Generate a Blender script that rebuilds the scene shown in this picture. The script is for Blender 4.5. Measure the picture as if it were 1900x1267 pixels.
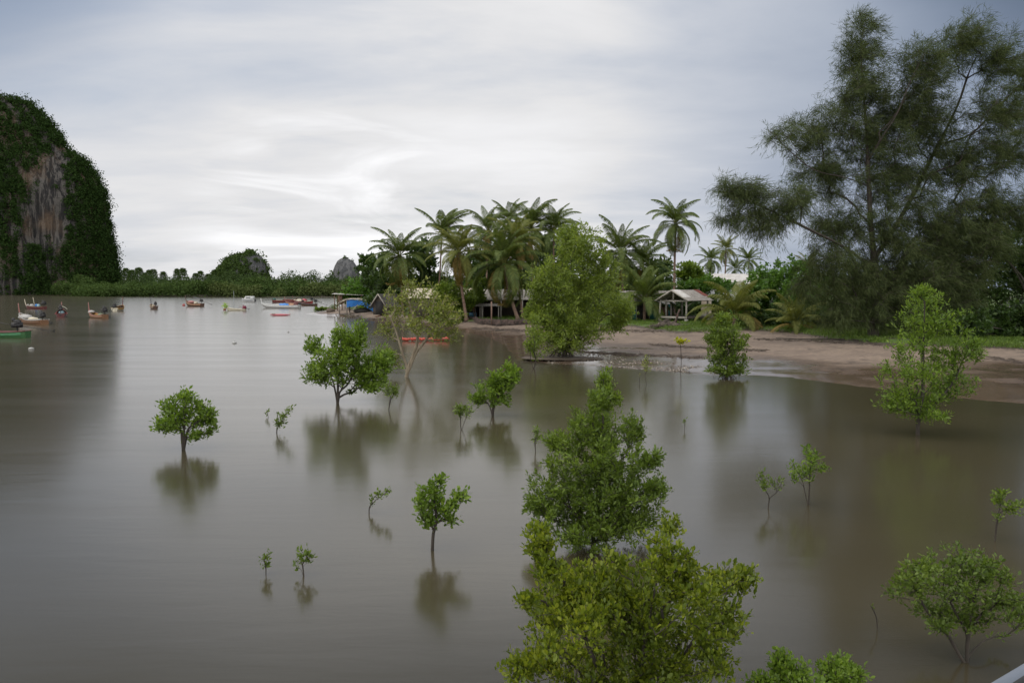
import bpy, math, random
import numpy as np
from mathutils import Vector, Matrix

SC = bpy.context.scene
for _o in list(bpy.data.objects):
    bpy.data.objects.remove(_o)

# ------------------------------------------------------------------ camera
F = 1478.0                 # focal length in pixels of the 1900 px wide photograph
CAMZ = 5.5
HOR = 533.0                # horizon row
PITCH = math.atan((633.5 - HOR) / F)
cam_d = bpy.data.cameras.new('camera')
cam_d.lens = F / 1900 * 36
cam_d.sensor_width = 36
cam_d.clip_start = 0.05
cam_d.clip_end = 12000
cam = bpy.data.objects.new('camera', cam_d)
SC.collection.objects.link(cam)
cam.location = (0, 0, CAMZ)
cam.rotation_euler = (math.pi / 2 - PITCH, 0, 0)
SC.camera = cam

# ------------------------------------------------------------------ render settings
SC.view_settings.view_transform = 'Standard'
SC.view_settings.look = 'None'
SC.view_settings.gamma = 1
SC.view_settings.exposure = 0.1
SC.render.engine = 'CYCLES'
SC.cycles.use_denoising = True
SC.cycles.max_bounces = 8
SC.cycles.diffuse_bounces = 3
SC.cycles.glossy_bounces = 3
SC.cycles.transmission_bounces = 4
SC.cycles.transparent_max_bounces = 8
SC.cycles.caustics_reflective = False
SC.cycles.caustics_refractive = False

SUN_EL = math.radians(58)
SUN_AZ = math.radians(-75)          # from +Y towards +X

# ------------------------------------------------------------------ world: sky texture behind broken overcast
W = bpy.data.worlds.new("World")
SC.world = W
W.use_nodes = True


class NT:
    """small helper round a node tree"""
    def __init__(s, nt):
        s.nt = nt; nt.nodes.clear()

    def n(s, typ, **kw):
        nd = s.nt.nodes.new(typ)
        for k, v in kw.items():
            if k == 'inp':
                for kk, vv in v.items():
                    if hasattr(vv, 'is_linked') or isinstance(vv, bpy.types.NodeSocket):
                        s.nt.links.new(vv, nd.inputs[kk])
                    else:
                        nd.inputs[kk].default_value = vv
            else:
                setattr(nd, k, v)
        return nd

    def math(s, op, a, b=0.0, clamp=False):
        return s.n('ShaderNodeMath', operation=op, use_clamp=clamp, inp={0: a, 1: b}).outputs[0]

    def mix(s, f, a, b, blend='MIX'):
        nd = s.n('ShaderNodeMix', data_type='RGBA', blend_type=blend)
        for i, v in ((0, f), (6, a), (7, b)):
            if isinstance(v, bpy.types.NodeSocket):
                s.nt.links.new(v, nd.inputs[i])
            else:
                nd.inputs[i].default_value = v if i == 0 else (*v[:3], 1)
        return nd.outputs[2]

    def ramp(s, f, stops):
        nd = s.n('ShaderNodeValToRGB', inp={0: f})
        el = nd.color_ramp.elements
        while len(el) > 1: el.remove(el[-1])
        for i, (p, c) in enumerate(stops):
            e = el[0] if i == 0 else el.new(p)
            e.position = p
            e.color = (*c, 1) if not isinstance(c, (int, float)) else (c, c, c, 1)
        return nd.outputs[0]

    def rng(s, v, a, b, c, d, interp='SMOOTHSTEP'):
        return s.n('ShaderNodeMapRange', interpolation_type=interp, inp={0: v, 1: a, 2: b, 3: c, 4: d}).outputs[0]

    def noise(s, vec, scale, detail=4, rough=.55, dist=0.0):
        inp = {'Scale': scale, 'Detail': detail, 'Roughness': rough, 'Distortion': dist}
        if vec is not None: inp['Vector'] = vec
        return s.n('ShaderNodeTexNoise', inp=inp).outputs[0]

    def mapping(s, vec, scale=(1, 1, 1), loc=(0, 0, 0)):
        return s.n('ShaderNodeMapping', inp={'Vector': vec, 'Scale': scale, 'Location': loc}).outputs[0]

    def link(s, a, b): s.nt.links.new(a, b)


def pxdir(x, y):
    dx = (x - 950) / F; dy = -(y - 633.5) / F
    c, s_ = math.cos(PITCH), math.sin(PITCH)
    return Vector((dx, c + dy * s_, -s_ + dy * c)).normalized()


t = NT(W.node_tree)
sky = t.n('ShaderNodeTexSky', sky_type='NISHITA', sun_disc=False, sun_elevation=SUN_EL, sun_rotation=SUN_AZ, altitude=0, air_density=1.0, dust_density=1.5, ozone_density=1.5)
gen = t.n('ShaderNodeTexCoord').outputs['Generated']
sep = t.n('ShaderNodeSeparateXYZ', inp={0: gen})
X, Y, Z = sep.outputs
zc = t.math('ADD', t.math('MAXIMUM', Z, 0.0), 0.16)
cp = t.n('ShaderNodeCombineXYZ', inp={0: t.math('DIVIDE', X, zc), 1: t.math('DIVIDE', Y, zc), 2: 0.0}).outputs[0]


def dot_to(px, py):
    d = pxdir(px, py)
    return t.n('ShaderNodeVectorMath', operation='DOT_PRODUCT', inp={0: gen, 1: tuple(d)}).outputs['Value']


# lightness of the overcast: glow ahead, darker right, far left and above the frame
glow = t.rng(dot_to(820, 250), .70, .985, 0.0, 1.0)
right = t.rng(dot_to(2150, 300), .80, .985, 0.0, 1.0)
left = t.rng(dot_to(-330, 100), .80, .97, 0.0, 1.0)
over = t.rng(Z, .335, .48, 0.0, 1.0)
n1 = t.noise(t.mapping(cp, (.55, .95, 1), (3.1, 1.7, 0)), 1.0, 6, .55, .5)
n2 = t.noise(t.mapping(cp, (.9, 1.6, 1), (7.3, -2.2, 0)), 1.6, 6, .55, .3)
n3 = t.noise(t.mapping(gen, (2.0, 2.0, 9), (1.2, 0.3, 0)), 2.0, 5, .5, .9)
# thick/thin structure
tone = t.math('ADD', t.math('MULTIPLY', t.math('SUBTRACT', n1, .5), .55), t.math('MULTIPLY', t.math('SUBTRACT', n2, .5), .28))
low = t.rng(Z, .17, .02, 0.0, 1.0)
tone = t.math('ADD', tone, t.math('MULTIPLY', t.math('MULTIPLY', t.math('SUBTRACT', n3, .5), low), .40))
lum = t.math('ADD', t.math('MULTIPLY', glow, .12), .645)
lum = t.math('SUBTRACT', lum, t.math('MULTIPLY', right, .33))
lum = t.math('SUBTRACT', lum, t.math('MULTIPLY', left, .07))
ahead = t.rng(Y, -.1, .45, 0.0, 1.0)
lum = t.math('MULTIPLY', lum, t.math('SUBTRACT', 1.0, t.math('MULTIPLY', t.math('MULTIPLY', over, ahead), .72)))  # high sky dimmed ahead only, added to darken reflections in the near water
lum = t.math('ADD', lum, t.math('MULTIPLY', t.rng(Y, .22, -.50, 0.0, 1.0), 1.05))  # extra bright sky added behind the camera as fill for the foliage
lum = t.math('MULTIPLY', lum, t.math('ADD', 1.0, tone), clamp=False)
for lx, ly, amt in ((-340, -540, .50), (2240, -540, .52)):  # added dark sky lobes above the frame corners, dimming the corner water
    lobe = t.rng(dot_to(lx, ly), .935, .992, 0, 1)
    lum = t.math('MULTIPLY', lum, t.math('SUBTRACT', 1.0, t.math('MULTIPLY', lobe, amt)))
# bright gap low in the sky where the light breaks through
gap = t.math('MULTIPLY', t.rng(dot_to(600, 385), .984, .9995, 0, 1), t.rng(n3, .46, .72, 0, 1))
lum = t.math('ADD', lum, t.math('MULTIPLY', gap, .24))
lum = t.math('ADD', lum, t.math('MULTIPLY', t.math('MULTIPLY', t.rng(Z, .14, .0, 0, 1), glow), .05))
lum = t.math('MAXIMUM', lum, .03)
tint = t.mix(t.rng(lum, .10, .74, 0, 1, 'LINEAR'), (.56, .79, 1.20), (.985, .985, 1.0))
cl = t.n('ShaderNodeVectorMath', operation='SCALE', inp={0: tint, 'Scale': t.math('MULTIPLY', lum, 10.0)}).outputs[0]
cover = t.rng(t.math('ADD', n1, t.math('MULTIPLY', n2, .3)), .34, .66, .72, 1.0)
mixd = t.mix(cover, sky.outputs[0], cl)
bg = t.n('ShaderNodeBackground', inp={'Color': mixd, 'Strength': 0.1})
out = t.n('ShaderNodeOutputWorld')
t.link(bg.outputs[0], out.inputs[0])

sun_d = bpy.data.lights.new('sun', 'SUN')
sun_d.energy = 1.9
sun_d.angle = math.radians(75)
sun_d.color = (1, .95, .86)
sun = bpy.data.objects.new('sun', sun_d)
SC.collection.objects.link(sun)
_sd = Vector((math.sin(SUN_AZ) * math.cos(SUN_EL), math.cos(SUN_AZ) * math.cos(SUN_EL), math.sin(SUN_EL)))
sun.rotation_euler = _sd.to_track_quat('Z', 'Y').to_euler()
sun.location = (0, 0, 60)

# ------------------------------------------------------------------ helpers: pixels to places


def G(x, y, z=0.0):
    """where the sight line through photo pixel (x, y) meets height z"""
    d = pxdir(x, y)
    k = (z - CAMZ) / d.z
    return np.array([d.x * k, d.y * k, z])


def P(x, y, Yd):
    d = pxdir(x, y)
    k = Yd / d.y
    return np.array([d.x * k, Yd, CAMZ + d.z * k])


def mpp(Yd): return Yd / F


# ------------------------------------------------------------------ helpers: meshes and objects
def to_mesh(name, V, faces, smooth=False):
    """faces: (n,k) int array or a list of such arrays"""
    me = bpy.data.meshes.new(name)
    V = np.asarray(V, dtype=np.float32).reshape(-1, 3)
    if not isinstance(faces, (list, tuple)): faces = [faces]
    faces = [np.asarray(f, dtype=np.int32) for f in faces if len(f)]
    me.vertices.add(len(V)); me.vertices.foreach_set('co', V.ravel())
    if faces:
        li = np.concatenate([f.ravel() for f in faces])
        tot = np.concatenate([np.full(len(f), f.shape[1], np.int32) for f in faces])
        st = np.concatenate([[0], np.cumsum(tot)[:-1]]).astype(np.int32)
        me.loops.add(len(li)); me.loops.foreach_set('vertex_index', li)
        me.polygons.add(len(tot)); me.polygons.foreach_set('loop_start', st)
        if smooth: me.polygons.foreach_set('use_smooth', np.ones(len(tot), bool))
    me.update(calc_edges=True)
    return me


class MB:
    """collects shapes of one part and links them as one mesh object"""
    def __init__(s): s.V = []; s.Q = []; s.T = []; s.n = 0

    def add(s, V, Q=None, T=None):
        V = np.asarray(V, float).reshape(-1, 3)
        if Q is not None and len(Q): s.Q.append(np.asarray(Q, int) + s.n)
        if T is not None and len(T): s.T.append(np.asarray(T, int) + s.n)
        s.V.append(V); s.n += len(V)
        return s

    def box(s, c, size, R=None):
        h = np.array(size) / 2
        v = np.array([[x, y, z] for x in (-1, 1) for y in (-1, 1) for z in (-1, 1)]) * h
        if R is not None: v = v @ np.array(R).T
        return s.add(v + np.array(c), [[0, 1, 3, 2], [4, 6, 7, 5], [0, 4, 5, 1], [2, 3, 7, 6], [0, 2, 6, 4], [1, 5, 7, 3]])

    def beam(s, a, b, w, h=None, up=(0, 0, 1)):
        a = np.array(a, float); b = np.array(b, float); d = b - a; L = np.linalg.norm(d); d /= L
        u = np.array(up, float); sd = np.cross(d, u)
        if np.linalg.norm(sd) < 1e-4: sd = np.cross(d, (0, 1, 0))
        sd /= np.linalg.norm(sd); u = np.cross(sd, d)
        R = np.stack([d, sd, u], 1)
        return s.box((a + b) / 2, (L, w, h or w), R)

    def tube(s, pts, rad, m=6, cap=True):
        pts = np.asarray(pts, float); k = len(pts)
        rad = np.full(k, rad) if np.isscalar(rad) else np.asarray(rad, float)
        d = np.gradient(pts, axis=0) if k > 2 else np.repeat((pts[1:] - pts[:1]), k, 0)
        d /= np.linalg.norm(d, axis=1)[:, None] + 1e-9
        ref = np.array([.31, .17, .93]) if abs(d[:, 2]).mean() < .8 else np.array([.93, .2, .1])
        u = np.cross(d, ref); u /= np.linalg.norm(u, axis=1)[:, None] + 1e-9
        w = np.cross(d, u)
        a = np.arange(m) * 2 * np.pi / m
        ring = pts[:, None] + rad[:, None, None] * (np.cos(a)[None, :, None] * u[:, None] + np.sin(a)[None, :, None] * w[:, None])
        i = np.arange(k - 1)[:, None] * m; j = np.arange(m)[None]; j2 = (j + 1) % m
        Q = np.stack([i + j, i + j2, i + m + j2, i + m + j], -1).reshape(-1, 4)
        V = ring.reshape(-1, 3); T = None
        if cap:
            V = np.concatenate([V, pts[[-1]] + d[[-1]] * rad[-1] * .3, pts[[0]] - d[[0]] * rad[0] * .05])
            jj = np.arange(m); b0 = (k - 1) * m
            T = np.concatenate([np.stack([b0 + jj, b0 + (jj + 1) % m, np.full(m, k * m)], 1), np.stack([(jj + 1) % m, jj, np.full(m, k * m + 1)], 1)])
        return s.add(V, Q, T)

    def sphere(s, c, r, seg=10, rings=6, noise=0, rg=None):
        r = np.array(r if not np.isscalar(r) else (r, r, r), float)
        th = np.linspace(0, np.pi, rings + 1); ph = np.arange(seg) * 2 * np.pi / seg
        v = np.stack([np.sin(th)[:, None] * np.cos(ph), np.sin(th)[:, None] * np.sin(ph), np.cos(th)[:, None] * np.ones(seg)], -1)
        if noise: v = v * (1 + noise * rg.standard_normal(v.shape[:2])[..., None])
        v = v.reshape(-1, 3) * r + np.array(c)
        i = np.arange(rings)[:, None] * seg; j = np.arange(seg)[None]; j2 = (j + 1) % seg
        return s.add(v, np.stack([i + j, i + seg + j, i + seg + j2, i + j2], -1).reshape(-1, 4))

    def grid(s, V):
        """V: (a,b,3)"""
        a, b = V.shape[:2]
        i = np.arange(a - 1)[:, None] * b; j = np.arange(b - 1)[None]
        return s.add(V.reshape(-1, 3), np.stack([i + j, i + j + 1, i + b + j + 1, i + b + j], -1).reshape(-1, 4))

    def build(s, name, mat, parent=None, smooth=False, loc=None, mods=None):
        V = np.concatenate(s.V); fs = []
        if s.Q: fs.append(np.concatenate(s.Q))
        if s.T: fs.append(np.concatenate(s.T))
        return link_mesh(name, V, fs, mat, parent, smooth, loc)


def abs_loc(o):
    l = np.zeros(3)
    while o is not None:
        l += np.array(o.location); o = o.parent
    return l


def link_mesh(name, V, faces, mat, parent=None, smooth=False, loc=None):
    """vertices come in world coordinates; the object's origin is its parent's, or loc"""
    V = np.asarray(V, float).reshape(-1, 3)
    org = abs_loc(parent) if parent is not None else (np.array(loc, float) if loc is not None else np.zeros(3))
    me = to_mesh(name, V - org, faces, smooth)
    if mat is not None: me.materials.append(mat)
    o = bpy.data.objects.new(name, me)
    SC.collection.objects.link(o)
    if parent is not None: o.parent = parent
    else: o.location = org
    return o


def tag(o, label=None, cat=None, group=None, kind=None):
    if label: o['label'] = label
    if cat: o['category'] = cat
    if group: o['group'] = group
    if kind: o['kind'] = kind
    return o


def thing(name, label, cat, loc, group=None):
    o = bpy.data.objects.new(name, None)
    o.empty_display_size = .3
    SC.collection.objects.link(o)
    o.location = tuple(float(v) for v in loc)
    return tag(o, label, cat, group)


def struct(o, label=None):
    o['kind'] = 'structure'
    if label: o['label'] = label
    return o


# ------------------------------------------------------------------ materials
def new_mat(name):
    m = bpy.data.materials.new(name); m.use_nodes = True
    return m, NT(m.node_tree)


MATS = {}


def leaf_mat(name, dark, mid, lite, trans=.30, rough=.45, spec=.35):
    if name in MATS: return MATS[name]
    m, t = new_mat(name)
    geo = t.n('ShaderNodeNewGeometry')
    tc = t.n('ShaderNodeTexCoord').outputs['Object']
    nz = t.noise(tc, .9, 3, .6)
    f = t.math('ADD', t.math('MULTIPLY', geo.outputs['Random Per Island'], .65), t.math('MULTIPLY', t.math('SUBTRACT', nz, .33), 1.05))
    col = t.ramp(f, [(0.0, dark), (.5, mid), (1.0, lite)])
    pb = t.n('ShaderNodeBsdfPrincipled', inp={'Base Color': col, 'Roughness': rough, 'Specular IOR Level': spec})
    tr = t.n('ShaderNodeBsdfTranslucent', inp={'Color': t.mix(1.0, col, (1.25, 1.3, .55), 'MULTIPLY')})
    mx = t.n('ShaderNodeMixShader', inp={0: trans, 1: pb.outputs[0], 2: tr.outputs[0]})
    o = t.n('ShaderNodeOutputMaterial'); t.link(mx.outputs[0], o.inputs[0])
    MATS[name] = m
    return m


def surf(name, col, col2=None, rough=.7, scale=6.0, stretch=(1, 1, 1), bump=0.0, metal=0.0, spec=.4, detail=5, lo=.35, hi=.65):
    if name in MATS: return MATS[name]
    m, t = new_mat(name)
    tc = t.n('ShaderNodeTexCoord').outputs['Object']
    nz = t.noise(t.mapping(tc, stretch), scale, detail, .6)
    c = t.mix(t.rng(nz, lo, hi, 0, 1), col, col2 if col2 else tuple(v * .7 for v in col))
    pb = t.n('ShaderNodeBsdfPrincipled', inp={'Base Color': c, 'Roughness': rough, 'Metallic': metal, 'Specular IOR Level': spec})
    if bump:
        b = t.n('ShaderNodeBump', inp={'Strength': bump, 'Distance': .05, 'Height': nz}); t.link(b.outputs[0], pb.inputs['Normal'])
    o = t.n('ShaderNodeOutputMaterial'); t.link(pb.outputs[0], o.inputs[0])
    MATS[name] = m
    return m


BARK = surf('dark_bark', (.055, .045, .035), (.03, .025, .02), .9, 8, (1, 1, .3), .4)
BARKP = surf('pale_bark', (.24, .20, .14), (.15, .12, .08), .9, 8, (1, 1, .3), .4)
BARKG = surf('grey_bark', (.06, .05, .04), (.035, .028, .022), .9, 6, (1, 1, .3), .4)
PALMB = surf('palm_bark', (.22, .14, .10), (.12, .085, .065), .9, 3, (1, 1, 4), .5)
WOODW = surf('weathered_white_wood', (.34, .31, .27), (.22, .20, .17), .8, 6, (3, 3, .6), .2)
WOODD = surf('dark_wood', (.08, .065, .05), (.045, .037, .03), .85, 6, (2, 2, .6), .2)
WOODB = surf('brown_wood', (.17, .10, .06), (.10, .06, .04), .75, 5, (1, 1, 2), .2)
BLACK = surf('black_metal', (.018, .018, .02), (.03, .028, .026), .5, 8)
DARKIN = surf('dark_interior', (.03, .028, .026), (.018, .017, .016), .9, 4)  # near-black colour; doorway panels wear it as painted interior shade
# ------------------------------------------------------------------ terrain and water
SHORE_PX = [(640, 553.6), (634, 560), (630, 571), (602, 576.5), (578, 580), (566, 582), (600, 585.5), (635, 588), (668, 591.5), (701, 597), (735, 602), (775, 603), (810, 606),
            (861, 616), (911, 627), (938, 641), (950, 655), (958, 668), (1020, 674), (1104, 679), (1186, 685), (1263, 691), (1310, 695), (1405, 696), (1460, 699),
            (1518, 707), (1607, 718), (1700, 728), (1808, 742), (1900, 748), (2100, 765), (2600, 800)]
GRASS_PX = [(640, 555.5), (640, 571), (652, 575.5), (690, 578), (730, 583), (780, 587), (866, 597), (990, 600), (1090, 604), (1170, 604), (1225, 611), (1262, 617), (1300, 613), (1400, 611), (1480, 617), (1560, 631),
            (1640, 637), (1750, 641), (1900, 646), (2100, 655), (2600, 680)]
shore = [G(*p)[:2] for p in SHORE_PX]
shore += [np.array([400., 20.]), np.array([1500., 100.]), np.array([1500., 700.]), np.array([-60., 700.])]
grassl = [G(x, y, .9)[:2] for x, y in GRASS_PX]
grassl += [np.array([400., 40.]), np.array([1500., 140.]), np.array([1500., 690.]), np.array([-50., 690.])]
shore = np.array(shore); grassl = np.array(grassl)


def sdist(pts, poly):
    """distance to the polygon's edge, positive inside"""
    best = np.full(len(pts), 1e9); ins = np.zeros(len(pts), bool)
    n = len(poly)
    for i in range(n):
        a = poly[i]; b = poly[(i + 1) % n]
        ab = b - a; L2 = ab @ ab
        tt = np.clip(((pts - a) @ ab) / L2, 0, 1)
        d = np.linalg.norm(pts - (a + tt[:, None] * ab), axis=1)
        best = np.minimum(best, d)
        c = (a[1] > pts[:, 1]) != (b[1] > pts[:, 1])
        with np.errstate(divide='ignore', invalid='ignore'):
            xi = (b[0] - a[0]) * (pts[:, 1] - a[1]) / (b[1] - a[1]) + a[0]
        ins ^= c & (pts[:, 0] < xi)
    return np.where(ins, best, -best)


def vnoise(x, y, s, seed=0):
    """cheap value noise"""
    x = np.asarray(x) / s; y = np.asarray(y) / s
    xi = np.floor(x).astype(int); yi = np.floor(y).astype(int)
    fx = x - xi; fy = y - yi
    fx = fx * fx * (3 - 2 * fx); fy = fy * fy * (3 - 2 * fy)

    def h(a, b):
        v = np.sin(a * 127.1 + b * 311.7 + seed * 74.7) * 43758.5453
        return v - np.floor(v)
    return (h(xi, yi) * (1 - fx) + h(xi + 1, yi) * fx) * (1 - fy) + (h(xi, yi + 1) * (1 - fx) + h(xi + 1, yi + 1) * fx) * fy


def ground_z(pts):
    pts = np.atleast_2d(np.asarray(pts, float))[:, :2]
    ds = sdist(pts, shore); dg = sdist(pts, grassl)
    wob = (vnoise(pts[:, 0], pts[:, 1], 5, 1) - .5) * 1.2 + (vnoise(pts[:, 0], pts[:, 1], 1.6, 2) - .5) * .5
    tt = np.clip(ds / np.maximum(ds - dg, .01), 0, 1)
    z = np.where(ds > 0, .78 * tt ** .85 + .02, np.maximum(ds * .12, -.7))
    step = np.clip((dg + wob * .6) / .7, 0, 1)
    z = np.where(ds > 0, z + step * (.30 + .012 * np.clip(dg, 0, 40)), z)
    z += np.where(ds > .0, np.clip(ds / 3, 0, 1), 0) * ((vnoise(pts[:, 0], pts[:, 1], 3.0, 3) - .5) * .10 + (vnoise(pts[:, 0], pts[:, 1], .9, 4) - .5) * .05)
    z += np.where((ds > 0) & (ds < 4), (vnoise(pts[:, 0], pts[:, 1] * 2.5, 1.5, 8) - .5) * .05, 0)
    return z


def gz(x, y): return float(ground_z([[x, y]])[0])


xs = np.concatenate([np.arange(-75, 70, .7), np.arange(70, 160, 3.0), np.linspace(160, 1400, 14)])
ys = np.concatenate([np.arange(24, 115, .6), np.arange(115, 180, 1.4), np.arange(180, 420, 8), np.linspace(420, 690, 8)])
gx, gy = np.meshgrid(xs, ys, indexing='ij')
gzv = ground_z(np.stack([gx.ravel(), gy.ravel()], 1)).reshape(gx.shape)

m, t = new_mat('shore_ground')
geo = t.n('ShaderNodeNewGeometry')
pos = geo.outputs['Position']
pz = t.n('ShaderNodeSeparateXYZ', inp={0: pos}).outputs
na = t.noise(pos, .35, 6, .6)
nb = t.noise(pos, 3.5, 5, .65)
nc = t.noise(t.mapping(pos, (.25, 1.0, 0)), .9, 5, .6, 1.2)
sand = t.mix(t.rng(nb, .3, .7, 0, 1), (.24, .18, .134), (.16, .12, .09))
sand = t.mix(t.math('MULTIPLY', t.rng(na, .42, .66, 0, 1), .80), sand, (.155, .115, .088))
# dark wrack and leaf litter lines left by the tide
wr = t.rng(t.math('ABSOLUTE', t.math('SUBTRACT', nc, .5)), .0, .05, 1, 0)
wr = t.math('MULTIPLY', wr, t.rng(t.noise(pos, .8, 5, .7), .45, .62, 0, 1))
wr = t.math('MULTIPLY', wr, t.rng(pz[2], .12, .25, 0, 1))
sand = t.mix(t.math('MULTIPLY', wr, .85), sand, (.055, .042, .033))
# bits of shell and grit
vor = t.n('ShaderNodeTexVoronoi', inp={'Vector': pos, 'Scale': 5.5})
grit = t.math('MULTIPLY', t.rng(vor.outputs['Distance'], .10, .2, 1, 0), t.rng(t.noise(pos, .5, 3), .5, .65, 0, 1))
sand = t.mix(t.math('MULTIPLY', grit, .6), sand, t.mix(vor.outputs['Color'], (.5, .45, .38), (.06, .05, .04)))
nw = t.noise(t.mapping(pos, (1, 1, 0)), .07, 3, .5)
zn = t.math('ADD', pz[2], t.math('MULTIPLY', t.math('SUBTRACT', na, .5), .30))
zn = t.math('ADD', zn, t.math('MULTIPLY', t.math('SUBTRACT', nw, .72), 1.0))
wet = t.rng(zn, .10, .34, 1, 0)
wetc = t.mix(wet, sand, t.mix(1.0, sand, (.55, .52, .50), 'MULTIPLY'))
dirt = t.mix(t.rng(nb, .35, .65, 0, 1), (.085, .062, .045), (.04, .032, .025))
turf = t.mix(t.rng(t.noise(pos, 1.3, 5, .7), .38, .60, 0, 1), (.085, .14, .02), (.055, .092, .016))
turf = t.mix(t.rng(t.noise(pos, .4, 3), .52, .66, 0, 1), turf, dirt)
tz = t.math('ADD', pz[2], t.math('MULTIPLY', t.math('SUBTRACT', nb, .5), .30))
c = t.mix(t.rng(tz, .74, .86, 0, 1), wetc, dirt)
c = t.mix(t.rng(tz, .93, 1.02, 0, 1), c, turf)
pud = t.math('MULTIPLY', t.rng(zn, .05, .17, 1, 0), 1.0)
rgh = t.rng(t.math('MAXIMUM', pud, t.math('MULTIPLY', wet, .55)), 0, 1, .85, .12, 'LINEAR')
pb = t.n('ShaderNodeBsdfPrincipled', inp={'Base Color': c, 'Roughness': rgh, 'Specular IOR Level': .5})
hh = t.math('ADD', t.math('ADD', t.math('MULTIPLY', nb, .6), t.math('MULTIPLY', grit, .4)), t.math('MULTIPLY', t.noise(pos, 1.6, 4, .6), 1.6))
bp = t.n('ShaderNodeBump', inp={'Strength': t.rng(pud, 0, 1, .7, .08, 'LINEAR'), 'Distance': .06, 'Height': hh})
t.link(bp.outputs[0], pb.inputs['Normal'])
o = t.n('ShaderNodeOutputMaterial'); t.link(pb.outputs[0], o.inputs[0])
GROUND = m
struct(MB().grid(np.stack([gx, gy, gzv], -1)).build('beach', GROUND, smooth=True), 'muddy sand beach with grass bank along the water')

# sea bed reaching the horizon and low far shore
bed = surf('sea_bed_mud', (.10, .085, .06), (.07, .06, .045), .9, .02)
struct(MB().add([[-6000, -400, -2.0], [6000, -400, -2.0], [6000, 9000, -2.0], [-6000, 9000, -2.0]], [[0, 1, 2, 3]]).build('sea_bed', bed), 'flat mud bed under the water')
fx = np.linspace(-900, 300, 60); fy = np.array([430, 436, 450, 480, 700, 1200, 2500])
fx2, fy2 = np.meshgrid(fx, fy, indexing='ij')
edge = 452 + (vnoise(fx2, 0 * fx2, 40, 5) - .5) * 14 + np.clip((-fx2 - 205) * .55, 0, 90)
fz = np.clip((fy2 - 430 + 452 - edge) * .05 - 1.0, -1.2, .9)
fy3 = fy2 + (edge - 452)
struct(MB().grid(np.stack([fx2, fy3, fz], -1)).build('far_shore', bed, smooth=True), 'low mud shore under the far mangroves')

m, t = new_mat('estuary_water')
pos = t.n('ShaderNodeNewGeometry').outputs['Position']
nb1 = t.noise(t.mapping(pos, (.35, 1.5, 1)), 1.1, 4, .6, .4)
nb2 = t.noise(t.mapping(pos, (.05, .35, 1)), 1.0, 4, .6, .8)
silt = t.noise(t.mapping(pos, (.02, .05, 1)), 1.0, 4, .55)
c = t.mix(t.rng(silt, .35, .65, 0, 1), (.050, .042, .024), (.064, .053, .031))
rgh = t.rng(nb2, .3, .7, .150, .182)
pb = t.n('ShaderNodeBsdfPrincipled', inp={'Base Color': c, 'Roughness': rgh, 'IOR': 1.8, 'Specular IOR Level': .5})
bp = t.n('ShaderNodeBump', inp={'Strength': .075, 'Distance': .05, 'Height': nb1})
t.link(bp.outputs[0], pb.inputs['Normal'])
o = t.n('ShaderNodeOutputMaterial'); t.link(pb.outputs[0], o.inputs[0])
struct(MB().add([[-6000, -400, 0], [6000, -400, 0], [6000, 9000, 0], [-6000, 9000, 0]], [[0, 1, 2, 3]]).build('water', m), 'calm brown estuary water')


# ------------------------------------------------------------------ leaves, branches, trees
def unit(v):
    return v / (np.linalg.norm(v, axis=-1, keepdims=True) + 1e-9)


def leaf_quads(mb, p, d, n, L, w, fine=False):
    """leaves starting at p, along d, facing n"""
    d = unit(d); s = unit(np.cross(d, n)); nn = np.cross(s, d)
    K = len(p)
    L = np.broadcast_to(np.asarray(L, float), (K,))[:, None]; w = np.broadcast_to(np.asarray(w, float), (K,))[:, None]
    if fine:
        mid = nn * L * .10
        v = np.stack([p, p + d * L * .28 + s * w * .9 + mid * .6, p + d * L * .68 + s * w + mid * .8, p + d * L, p + d * L * .68 - s * w + mid * .8, p + d * L * .28 - s * w * .9 + mid * .6], 1)
        i = np.arange(K)[:, None] * 6
        Q = np.concatenate([i + np.array([[0, 3, 2, 1]]), i + np.array([[0, 5, 4, 3]])])
    else:
        v = np.stack([p, p + d * L * .5 + s * w, p + d * L - nn * L * .08, p + d * L * .5 - s * w], 1)
        i = np.arange(K)[:, None] * 4
        Q = i + np.array([[0, 1, 2, 3]])
    mb.add(v.reshape(-1, 3), Q)


class Skel:
    def __init__(s, base):
        s.p = [np.array(base, float)]; s.par = [-1]; s.len = [0.0]; s.chains = []

    def chain(s, j, pts):
        idx = [j]
        for q in pts:
            s.p.append(np.array(q, float)); s.par.append(idx[-1])
            s.len.append(s.len[idx[-1]] + np.linalg.norm(s.p[-1] - s.p[idx[-1]]))
            idx.append(len(s.p) - 1)
        s.chains.append(idx)
        return idx[-1]


def smooth_line(pts, k):
    pts = np.asarray(pts, float)
    if len(pts) < 3:
        tt = np.linspace(0, 1, k + 1)[:, None]
        return pts[0] * (1 - tt) + pts[-1] * tt
    out = []
    P_ = np.concatenate([[2 * pts[0] - pts[1]], pts, [2 * pts[-1] - pts[-2]]])
    for i in range(1, len(P_) - 2):
        for u in np.linspace(0, 1, k, endpoint=False):
            a, b, c_, d_ = P_[i - 1:i + 3]
            out.append(.5 * (2 * b + (c_ - a) * u + (2 * a - 5 * b + 4 * c_ - d_) * u * u + (3 * b - a - 3 * c_ + d_) * u ** 3))
    out.append(pts[-1])
    return np.array(out)


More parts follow.
